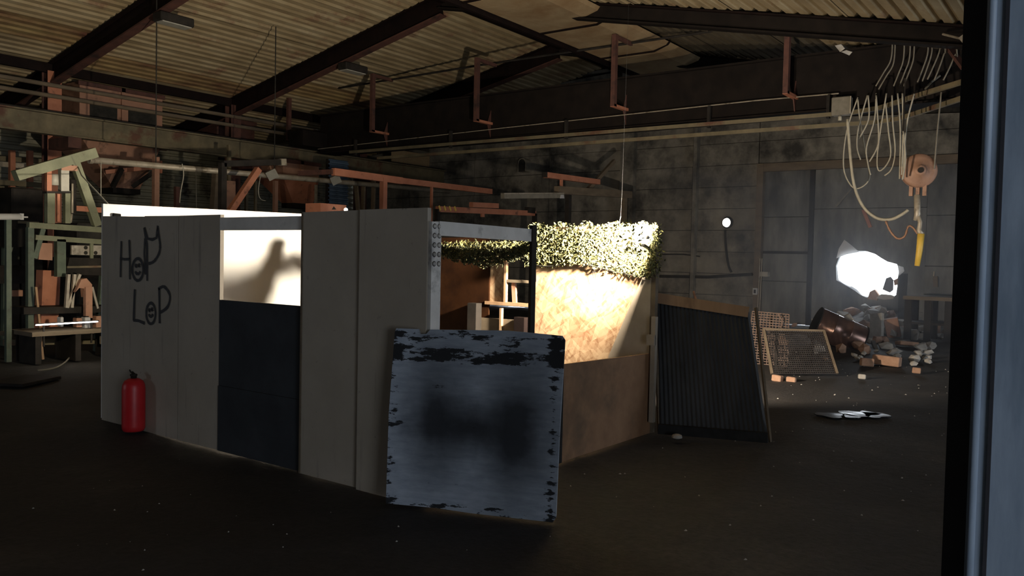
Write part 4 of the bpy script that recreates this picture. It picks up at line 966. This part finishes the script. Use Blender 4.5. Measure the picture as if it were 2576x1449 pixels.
MB().bar(gp(122, 680, Yg + .3), V((gp(140, 690).x, Yg + .3, .4)), .22, .26).build('orange_column', m_orange, mg)
MB().bar(gp(40, 780, Yg), gp(276, 775, Yg), .5, .10).build('lower_deck', m_dark, mg)
MB().bar(gp(10, 862, Yg), gp(250, 858, Yg), .08, .08).build('floor_rail', m_olive, mg)
MB().bar(gp(10, 840, Yg + .5), gp(270, 832, Yg + .5), .3, .06).build('low_plank', m_woodd, mg)
MB().bar(gp(90, 722, Yg - .2), V((gp(108, 885, Yg - .2).x, Yg - .2, 0)), .03, .03).build('prop_stick', m_wood, mg)
# lit odds and ends on the bed below the press
od = thing('machine_fitting', 'orange cross-shaped casting with dark openings under the press bed', 'casting', (gp(217, 756, 12.6).x, 12.6, gp(217, 760, 12.6).z))
MB().prism([gp(190, 735, 12.6), gp(205, 703, 12.6), gp(218, 700, 12.6), gp(232, 716, 12.6), gp(228, 748, 12.6), gp(214, 748, 12.6), gp(212, 726, 12.6), gp(200, 724, 12.6)][::-1], (0, .12, 0)).build('cross_body', m_salmon, od)
MB().bar(gp(221, 722, 12.6), gp(221, 800, 12.6), .08, .10).build('upright', m_salmon, od)
for k, (p, q, w) in enumerate((((172, 690), (166, 774), .06), ((187, 690), (180, 774), .05), ((200, 690), (168, 774), .05))):
    o = MB().bar(gp(*p, 12.7), gp(*q, 12.7), w, .04).build('pale_batten', m_paleste); tag(o, ('pale upright batten under the press bed at its left', 'second pale batten under the press bed', 'slanting pale batten crossing under the press bed')[k], 'batten')
o = MB().bar(gp(232, 722, 12.75), gp(246, 776, 12.75), .02, .03).build('bent_bracket', m_paleste); tag(o, 'bent pale bracket right of the orange casting', 'bracket')
# tube lamp glowing under the bench
tb = thing('work_tube_lamp', 'lit thin tube lamp glowing low under the bench at the left', 'lamp', gp(168, 822, 12.2))
MB().tube([gp(90, 818, 12.2), gp(246, 809, 12.2)], .009, 10).build('tube', m_tubeglow, tb, True)
MB().bar(gp(88, 816, 12.24), gp(248, 807, 12.24), .03, .02).build('batten', m_dark, tb)
for xk in (110, 230):
    p = gp(xk, 820 - (xk - 88) * .058, 12.3); MB().bar(p, (p.x, p.y, p.z - .3), .02, .02).build('foot', m_dark, tb)
for k, (x, y, w, h, m_, lab) in enumerate(((157, 810, 6, 20, m_plastic, 'small white bottle by the tube lamp'), (221, 812, 12, 24, m_plastic, 'white carton standing by the tube lamp'), (200, 812, 12, 20, m_salmon, 'pinkish carton by the tube lamp'), (255, 812, 22, 30, m_salmon, 'toothed pinkish casting by the screen corner'), (268, 850, 14, 30, m_paleste, 'pale box at the foot of the booth corner'), (45, 738, 22, 14, m_salmon, 'small salmon box between the green posts'))):
    p = gp(x, y, 12.5 if k < 5 else 13.6); ws, hs = w / 2100 * 14.6, h / 2100 * 14.6
    t = thing('small_' + ('bottle', 'carton', 'carton', 'casting', 'box', 'box')[k], lab, ('bottle', 'carton', 'carton', 'casting', 'box', 'box')[k], (p.x, p.y, p.z - hs / 2))
    MB().box((p.x - ws / 2, p.y, p.z - hs / 2), (p.x + ws / 2, p.y + .12, p.z + hs / 2)).build('body', m_, t, bevel=.008)
    MB().box((p.x - ws * .3, p.y + .02, p.z + hs / 2), (p.x + ws * .3, p.y + .1, p.z + hs / 2 + .015)).build('top', m_dark, t)
# bench that carries the lit clutter
bn_ = thing('low_bench', 'dark low bench carrying the lit clutter at the left', 'bench', (gp(170, 900, 12.5).x, 12.6, 0))
zbn = gp(200, 826, 12.5).z
MB().box((gp(60, 826, 12.5).x, 12.25, zbn - .06), (gp(285, 826, 12.5).x, 12.95, zbn)).build('top', m_woodd, bn_)
for xk in (80, 180, 280): MB().box((gp(xk, 826, 12.5).x - .04, 12.3, 0), (gp(xk, 826, 12.5).x + .04, 12.9, zbn - .06)).build('leg', m_dark, bn_)
# pale ram at the left edge and green racks behind
hr = thing('pale_ram', 'pale horizontal ram with a collar at the left edge', 'ram', gp(5, 560, 12.8))
MB().tube([gp(-60, 545, 12.8), gp(52, 545, 12.8)], .045, 12).build('barrel', m_plastic, hr, True)
MB().bar(gp(53, 537, 12.8), gp(53, 553, 12.8), .06, .05).build('collar', m_plastic, hr)
MB().tube([gp(55, 546, 12.8), gp(70, 546, 12.8)], .012, 8).build('rod', m_plastic, hr, True)
MB().bar(gp(20, 548, 12.85), V((gp(20, 548, 12.85).x, 12.85, 0)), .07, .07).build('support', m_dgreen, hr)
gr = thing('green_rack', 'dark green rack of posts behind the press at the left edge', 'rack', (gp(15, 900, 15).x, 15, 0))
for nm, p, q, w, m_ in (('post', gp(15, 605, 15), V((gp(12, 800, 15).x, 15, 0)), .10, m_dgreen), ('brace', gp(33, 606, 15), gp(22, 640, 15), .05, m_green), ('shelf', gp(-40, 600, 15), gp(75, 598, 15), .3, m_dark), ('shelf', gp(-40, 690, 15), gp(60, 690, 15), .3, m_dark), ('post', gp(58, 600, 15), V((gp(58, 600, 15).x, 15, 0)), .08, m_soot)):
    MB().bar(p, q, w, w).build(nm, m_, gr)
# dark machine bulk filling the aisle, steel sections behind the press
for k, (x0, x1, y0, Yk, dp, m_, lab) in enumerate(((30, 110, 470, 17.5, 1.2, m_dark, 'tall dark machine cabinet behind the slanted arm'), (195, 275, 560, 16.8, 1.0, m_soot, 'dark machine cabinet behind the press and screen'), (-40, 60, 600, 18.5, 1.5, m_soot, 'dark machine bulk at the far left edge'))):
    a, b = at(x0, y0, Y=Yk), at(x1, y0, Y=Yk); t = thing('machine_cabinet', lab, 'cabinet', ((a.x + b.x) / 2, Yk + dp / 2, 0), 'dark machine cabinets on the left')
    MB().box((a.x, Yk, 0), (b.x, Yk + dp, a.z)).build('body', m_, t, bevel=.03)
    for j in range(3):
        zz = a.z * (.25 + .25 * j); MB().box((a.x + .1, Yk - .03, zz), (b.x - .1, Yk, zz + .05)).build('door_rail', m_olive if k == 0 else m_dark, t)
for k, (y, yy, m_) in enumerate(((395, 22.4, m_olive), (408, 22.2, m_paleste), (470, 22.5, m_olive), (488, 22.3, m_olive), (455, 22.0, m_olive))):
    a = at(-60, y, Y=yy); b = at(150 if k != 1 else 110, y + 14, Y=yy); o = MB().bar(a, b, .10, .12).build('stacked_section', m_); tag(o, ('topmost', 'second highest', 'fourth highest', 'lowest', 'third highest')[k] + ' dusty steel section on the left wall rack', 'beam', 'steel sections on the left wall rack')
for k, (x, y) in enumerate(((62, 0), (108, 0))):
    a = at(30 + 45 * k, 440, Y=22.1); o = MB().bar((a.x, 22.1, 0), (a.x, 22.1, a.z + .6), .12, .12).build('rack_post', m_orange); tag(o, ('left', 'right')[k] + ' orange post of the rack at the left edge', 'post', 'orange rack posts at the left')
wn = struct(MB().box((at(-40, 500, Y=LY - .02).x, LY - .06, at(20, 511, Y=LY).z), (at(56, 500, Y=LY - .02).x, LY - .03, at(20, 496, Y=LY).z)).build('window_1', m_glassblue), 'narrow bluish daylit window strip in the left wall')

# ------------------------------------------------------------------ back wall fittings
pl = at(1828, 560, X=WX - .16)
t = thing('bulkhead_lamp', 'lit oval bulkhead lamp on the back wall right of the net', 'lamp', pl - V((0, 0, .2)))
Ml = V((-1, .25, 0)).normalized().to_track_quat('Z', 'Y').to_matrix()
vs0 = MB().lathe([(.16, -.07), (.17, -.02), (.15, .0)], pl, 20, Ml); vs0.build('rim', m_dark, t, True)
MB().lathe([(.125, .0), (.115, .035), (.07, .06), (.01, .07)], pl, 20, Ml).build('lens', m_bulb, t, True)
MB().tube([V(p) for p in smooth([tuple(at(x, y, X=WX - .05)) for x, y in ((1824, 578), (1826, 620), (1832, 665), (1840, 685))], 4)], .035, 6).build('cable', m_soot, t)
cn = thing('conduit_run', 'pair of pale conduits with a switch beside the gate post', 'conduit', at(1909, 780, X=WX - .2))
for dx in (0, 5): MB().tube([at(1912 + dx, 650, X=WX - .18), at(1905 + dx, 800, X=WX - .18)], .014, 6).build('conduit', m_paleste, cn)
pS = at(1900, 733, X=WX - .2)
MB().box((WX - .24, pS.y - .06, pS.z - .09), (WX - .15, pS.y + .06, pS.z + .09)).build('switch_box', m_plastic, cn)
MB().box((WX - .245, pS.y - .03, pS.z - .05), (WX - .24, pS.y + .03, pS.z + .05)).build('switch_plate', m_dark, cn)
pS = at(1918, 690, X=WX - .1); MB().box((WX - .14, pS.y - .16, pS.z - .06), (WX + .03, pS.y + .08, pS.z + .07)).build('clip_plate', m_lampgrey, cn)
for k, (pts_, lab) in enumerate((([(1658, 640), (1720, 640), (1760, 645)], 'l'), ([(1660, 695), (1780, 697), (1892, 690)], 'm'))):
    o = MB().tube([at(x, y, X=WX - .06) for x, y in pts_], .05 if k else .02, 6).build('wall_pipe', m_soot); tag(o, ('thin black pipe along the upper sooty course', 'thick black pipe along the lower sooty course')[k], 'pipe')
o = MB().bar(at(2172, 528, X=WX - .02), at(2190, 572, X=WX - .02), .08, .08).build('hanging_strap', m_orange); tag(o, 'short orange strap hanging against the gate', 'strap')
o = MB().bar(at(2103, 520, X=WX - .2), at(2142, 475, X=WX - .2), .03, .04).build('prop_rod', m_cabled); tag(o, 'thin slanted rod against the gate left of the cables', 'rod')
tz = thing('hanging_tool', 'small yellowish tool hanging on the gate right of the hoist', 'tool', at(2352, 725, X=WX - .15))
MB().tube([at(2350, 683, X=WX - .1), at(2348, 700, X=WX - .1), at(2351, 712, X=WX - .1)], .014, 6).build('hook_wire', m_paleste, tz)
MB().bar(at(2353, 695, X=WX - .12), at(2354, 722, X=WX - .12), .10, .05).build('blade', m_woodd, tz)
# torn film and masonry at the hole rim
fm = MB().prism([at(2104, 650, X=WX - .02), at(2110, 625, X=WX - .05), at(2124, 603, X=WX - .09), at(2142, 617, X=WX - .07), at(2162, 634, X=WX - .02), at(2130, 640, X=WX - .0)], (.006, 0, 0)).build('torn_film', m_plastic); tag(fm, 'pointed flap of torn white film above the hole', 'film')
for k, (pp_, m_, lab) in enumerate((([(2220, 728), (2229, 700), (2240, 696), (2247, 705), (2246, 730), (2238, 736)], m_rag, 'dark grey rag caught in the lower right of the hole'),
        ([(2182, 752), (2188, 734), (2200, 728), (2210, 742), (2206, 756)], m_brick, 'broken brick stuck at the bottom rim of the hole'),
        ([(2204, 750), (2216, 740), (2240, 742), (2250, 746), (2246, 752), (2225, 754)], m_conc, 'pale broken block along the bottom rim of the hole'),
        ([(2248, 705), (2258, 700), (2258, 715), (2250, 718)], m_brick, 'small brick stub at the right rim of the hole'),
        ([(2258, 668), (2272, 672), (2274, 682), (2262, 694)], m_plastic, 'crumpled pale film at the right rim of the hole'))):
    d_ = .16 if k in (1, 2, 3) else .05
    o = MB().prism([at(x, y, X=WX - .03 - .01 * k) for x, y in pp_], (d_, 0, 0)).build(('rag', 'rim_brick', 'rim_block', 'brick_stub', 'film_scrap')[k], m_); tag(o, lab, ('rag', 'brick', 'block', 'brick', 'film')[k])

# ------------------------------------------------------------------ mesh, grate, drum, rubble
def grid(name, label, P00, P10, P11, P01, nu, nv, r, mat, frame=None):
    t = thing(name, label, 'grate', ((P00 + P10) / 2))
    for k in range(nu + 1):
        s = k / nu; MB().bar(P00.lerp(P10, s), P01.lerp(P11, s), r, r).build('long_wire', mat, t)
    for k in range(nv + 1):
        s = k / nv; MB().bar(P00.lerp(P01, s), P10.lerp(P11, s), r, r).build('cross_wire', mat, t)
    if frame:
        for p, q in ((P00, P01), (P10, P11), (P01, P11)): MB().bar(p, q, .035, .035).build('frame_bar', frame, t)
    return t
g0, g1 = at(1942, 940, Z=0.02), at(2106, 940, Z=0.02)
g01, g11 = at(1921, 828, X=g0.x + .45), at(2072, 832, X=g1.x + .45)
grid('screen_grate', 'square wire screen with a pale frame leaning at the back', g0, g1, g11, g01, 30, 22, .011, m_grate, m_woodd)
gb = thing('grate_support', 'dark steel trestle hidden behind the leaning wire screen', 'trestle', (g11.x + .08, (g01.y + g11.y) / 2, 0))
for a in (g01.lerp(g11, .2), g01.lerp(g11, .8)):
    MB().bar((a.x + .08, a.y, 0), (a.x + .05, a.y, a.z - .02), .04, .04).build('leg', m_dark, gb)
MB().bar(g01.lerp(g11, .1) + V((.05, 0, -.05)), g01.lerp(g11, .9) + V((.05, 0, -.05)), .04, .04).build('crossbar', m_dark, gb)
m00, m10 = at(1893, 925, Z=0.0) , None
mx = 13.6
e00, e10 = V((mx - .25, at(1890, 900, X=mx).y, .0)), V((mx - .2, at(1992, 900, X=mx).y, .0))
e01, e11 = at(1893, 783, X=mx + .2), at(1985, 791, X=mx + .2)
tm = grid('rebar_mesh', 'rusty reinforcing mesh propped behind the wire screen', e00, e10, e11, e01, 12, 20, .014, m_mesh)
MB().tube([at(1957, 790, X=mx), at(1968, 806, X=mx), at(1964, 825, X=mx)], .012, 6).build('bent_wire', m_mesh, tm)
MB().bar((e01.x + .1, e01.lerp(e11, .5).y, 0), (e01.x + .02, e01.lerp(e11, .5).y, e01.z - .05), .05, .05).build('prop', m_dark, tm)
# drum, lying aslant in the rubble
XD = 17.5
dd0, dd1 = at(2168, 835, X=XD - .2), at(2063, 800, X=XD + .3)
rD = .36
da = at(2160, 852, X=XD); db = at(2045, 842, X=XD)
axc = at(2108, 836, X=XD); axd = (-r0 + u0 * .42 + f0 * .15).normalized(); ax0 = axc - axd * .48; ax1 = axc + axd * .48
dr = thing('oil_drum', 'rusty oil drum tipped over against the rubble heap', 'drum', V(((ax0.x + ax1.x) / 2, (ax0.y + ax1.y) / 2, 0)))
Md = (ax1 - ax0).normalized().to_track_quat('Z', 'Y').to_matrix(); Ld = .95
rs_ = .33
MB().lathe([(rs_ * .98, 0), (rs_, .02), (rs_, .30), (rs_ + .012, .315), (rs_, .33), (rs_, .62), (rs_ + .012, .635), (rs_, .65), (rs_, .93), (rs_ * .98, .95)], ax0, 32, Md).build('shell', m_drum, dr, True)
MB().lathe([(rs_ + .012, .945), (rs_ + .012, .965), (rs_ * .9, .965)], ax0, 32, Md).build('rim_hoop', m_dark, dr)
MB().lathe([(rs_ + .012, -.01), (rs_ + .012, .01), (rs_ * .9, .01)], ax0, 32, Md).build('rim_hoop', m_dark, dr)
# rubble: each chunk its own object
def chunk(r, seed, flat=.7):
    rnd = random.Random(seed); bm = bmesh.new(); bmesh.ops.create_icosphere(bm, subdivisions=1, radius=r)
    for v in bm.verts: v.co = V((v.co.x * rnd.uniform(.7, 1.3), v.co.y * rnd.uniform(.7, 1.3), v.co.z * flat * rnd.uniform(.7, 1.2)))
    for _ in range(3):
        nrm = V((rnd.gauss(0, 1), rnd.gauss(0, 1), rnd.gauss(0, 1))).normalized()
        for v in bm.verts:
            d = v.co.dot(nrm) - r * .6
            if d > 0: v.co -= nrm * d
    me = bpy.data.meshes.new('rubble_chunk'); bm.to_mesh(me); bm.free(); return me
protos = []
for k in range(10):
    me = chunk(.1, k + 3, .45 if k % 3 == 0 else .8); me.materials.append((m_conc, m_conc, m_brick, m_conc, m_conc)[k % 5]); protos.append(me)
for k in range(110):
    # heap below the hole, spreading towards the camera
    t = random.random() ** 1.6; y = random.gauss(4.5, .95); x = WX - .35 - t * 7.5
    y = max(2.6, min(7.0, y - t * 0.9))
    hgt = max(0, .62 * (1 - t * 2.4)) * math.exp(-((y - 5.0) / .95) ** 2)
    s = random.uniform(.6, 2.0) * (1.4 if t < .3 else .8)
    me = protos[k % 10]
    o = bpy.data.objects.new('rubble_chunk', me); COL.objects.link(o); o.location = (x, y, hgt * random.uniform(.5, 1) + .025 * s); o.rotation_euler = (random.uniform(-.5, .5), random.uniform(-.5, .5), random.uniform(0, 6.3)); o.scale = (s, s * random.uniform(.7, 1.3), s)
    tag(o, 'broken masonry chunk in the rubble heap below the hole', 'rubble', 'rubble below the hole')
hv = []; hf = []
NN = 40
for i in range(NN + 1):
    for j in range(NN + 1):
        x = WX + .05 - 4.2 * i / NN; y = 2.7 + 4.8 * j / NN; t = (WX - x) / 7.5
        z = max(0, .62 * (1 - t * 2.4)) * math.exp(-((y - 5.0) / .95) ** 2) + .05 * noise.noise(V((x * 3, y * 3, 1))) - .06
        hv.append((x, y, z))
for i in range(NN):
    for j in range(NN): a = i * (NN + 1) + j; hf.append((a, a + NN + 1, a + NN + 2, a + 1))
o = MB().add(hv, hf).build('rubble_dust', MAT('grey_rubble_dust', (.16, .15, .14), (.30, .29, .27), 9, .95, 0, .8)); tag(o, 'heap of grey dust and crumbs below the hole', 'rubble'); o['kind'] = 'stuff'
for k, (x, y, XX, s, m_, lab) in enumerate(((2128, 872, 18.0, (.9, .05, .55), m_conc, 'broad pale slab tilted in front of the drum'), (2205, 850, 20.0, (.3, .10, .55), m_conc, 'upright pale slab in the rubble below the hole'), (2250, 850, 20.5, (.3, .1, .45), m_salmon, 'upright pinkish slab right in the rubble'), (2280, 885, 18.5, (.5, .35, .08), m_brick, 'flat brick-coloured slab at the right of the rubble'))):
    p = at(x, y, X=XX); o = MB().box((-s[0] / 2, -s[1] / 2, -s[2] / 2), (s[0] / 2, s[1] / 2, s[2] / 2)).build('masonry_slab', m_, bevel=.01)
    o.location = (p.x, p.y, max(.02, p.z - s[2] / 2)); o.rotation_euler = ((-.5, .2, -.25, .05)[k], (.5, .15, .2, .1)[k], (1.4, 1.2, 1.7, .4)[k]); tag(o, lab, 'slab')
for k, (x, y, s, m_, lab) in enumerate(((1955, 948, (.10, .14, .09), m_brick, 'larger loose brick in front of the wire screen'), (1990, 950, (.08, .13, .075), m_brick, 'smaller loose brick in front of the wire screen'), (2230, 908, (.22, .42, .16), m_brick, 'squared orange block at the front of the rubble'), (2180, 910, (.15, .2, .13), m_brick, 'rough brick left of the squared block'), (2305, 928, (.10, .12, .09), m_brick, 'small brick piece on the floor right of the rubble'), (2168, 942, (.08, .1, .07), m_conc, 'small grey stone on the floor before the rubble'))):
    p = at(x, y + 8, Z=0); o = MB().box((-s[0] / 2, -s[1] / 2, 0), (s[0] / 2, s[1] / 2, s[2])).build('loose_brick', m_, bevel=.012); o.location = (p.x, p.y, -.02); o.rotation_euler = (.05, .06, random.uniform(-.6, .6)); tag(o, lab, 'brick')
o = MB().bar(at(2196, 860, X=18.2), at(2212, 900, X=17.2), .07, .07).build('timber_offcut', m_woodd); tag(o, 'dark timber offcut poking out of the rubble', 'timber')
wbk = thing('work_bench', 'dark old workbench against the gate right of the rubble', 'bench', (20.6, 3.4, 0))
wz = at(2330, 745, X=20.6).z
ya, yb = at(2274, 800, X=20.4).y, at(2400, 800, X=20.4).y
MB().box((20.2, yb, wz - .08), (21.2, ya, wz)).build('top', m_woodd, wbk)
for yy in (ya - .1, (ya + yb) / 2, yb + .1):
    MB().box((20.25, yy - .07, 0), (20.35, yy + .07, wz - .08)).build('leg', m_dark, wbk)
    MB().box((21.05, yy - .07, 0), (21.15, yy + .07, wz - .08)).build('leg', m_dark, wbk)
MB().box((20.3, yb, .35), (21.1, ya, .4)).build('shelf', m_dark, wbk)

# ------------------------------------------------------------------ floor litter
for k, (x, y, w, d) in enumerate(((2088, 1043, .20, .10), (2160, 1040, .30, .10), (2200, 1042, .20, .12), (2140, 1046, .10, .08))):
    p = at(x, y, Z=.012); poly = []
    for j in range(14):
        a = 2 * math.pi * j / 14; rr = 1 + .25 * math.sin(3 * a + k) + random.uniform(-.1, .1)
        poly.append(p + CR.normalized().cross(u0).cross(u0) * 0 + r0 * (w * math.cos(a) * rr * .7) + f0 * (d * math.sin(a) * rr * 1.6))
    poly = [V((q.x, q.y, .004)) for q in poly]
    o = MB().prism(poly, (0, 0, .006)).build('puddle', m_water); tag(o, ('dull puddle left of the bright ones', 'long bright puddle on the dirt floor', 'rightmost bright puddle on the dirt floor', 'tiny puddle before the long bright one')[k], 'puddle', 'puddles on the right')
o = MB().lathe([(.02, 0), (.05, .012), (.045, .035), (.02, .045)], at(1703, 1104, Z=0), 9).build('floor_stone', m_conc); tag(o, 'small grey stone at the foot of the ribbed sheet', 'stone')
o = MB().box((-.02, -.015, 0), (.02, .015, .07)).build('wood_chip', m_wood); o.location = at(1449, 1142, Z=.0) ; o.rotation_euler = (.2, .35, .4); tag(o, 'pale wood chip standing against the half board', 'chip')
pl_ = at(60, 960, Z=.0)
o = MB().box((-.35, -.25, 0), (.35, .25, .04)).build('floor_plate', m_dark, bevel=.008); o.location = pl_ - V((0, 0, .01)); o.rotation_euler = (0, 0, .5); tag(o, 'dark flat plate lying on the floor at the left', 'plate')
o = MB().tube([V((p[0], p[1], p[2])) for p in smooth([tuple(at(x, y, Z=.03)) for x, y in ((95, 932), (140, 925), (170, 905), (188, 875), (192, 850))], 6)], .012, 6).build('floor_hose', m_cabled, smooth=True); tag(o, 'thin grey hose curving over the floor at the left', 'hose')
ch = MB(); rnd = random.Random(5)
for _ in range(420):
    x, y = rnd.uniform(1.5, 16), rnd.uniform(.3, 6.5)
    if 3.9 < x < 7.5 and 3.4 < y < 8.1: continue
    s = rnd.uniform(.003, .009) * (1 + x / 14); a = rnd.uniform(0, 6.3); z = .035 * (noise.fractal(V((x * .55, y * .55, 3)), 1, 2, 4) - .6)
    c = V((x, y, z)); e = V((math.cos(a), math.sin(a), 0)); f_ = V((-e.y, e.x, 0))
    ch.add([c + e * s, c + f_ * s * .7, c - e * s, c - f_ * s * .6, c + V((0, 0, s * .8))], [(0, 1, 4), (1, 2, 4), (2, 3, 4), (3, 0, 4)])
o = ch.build('floor_crumbs', m_conc); tag(o, 'pale crumbs and grit scattered over the dirt floor', 'grit'); o['kind'] = 'stuff'

# ------------------------------------------------------------------ dusty haze in the back right of the hall
hz = MB().box((15.2, 2.2, .05), (22.6, 8.0, 3.6)).build('dust_haze', (lambda m: m)(bpy.data.materials.new('dust_haze')))
hm = hz.data.materials[0]; hm.use_nodes = True; hn = hm.node_tree; hn.nodes.remove(hn.nodes['Principled BSDF'])
vsn = hn.nodes.new('ShaderNodeVolumeScatter'); vsn.inputs['Density'].default_value = .032; vsn.inputs['Color'].default_value = (.85, .9, 1, 1); vsn.inputs['Anisotropy'].default_value = .35
hn.links.new(vsn.outputs[0], hn.nodes['Material Output'].inputs['Volume'])
tag(hz, 'faint dusty haze in the air in front of the smashed hole', 'haze'); hz['kind'] = 'stuff'
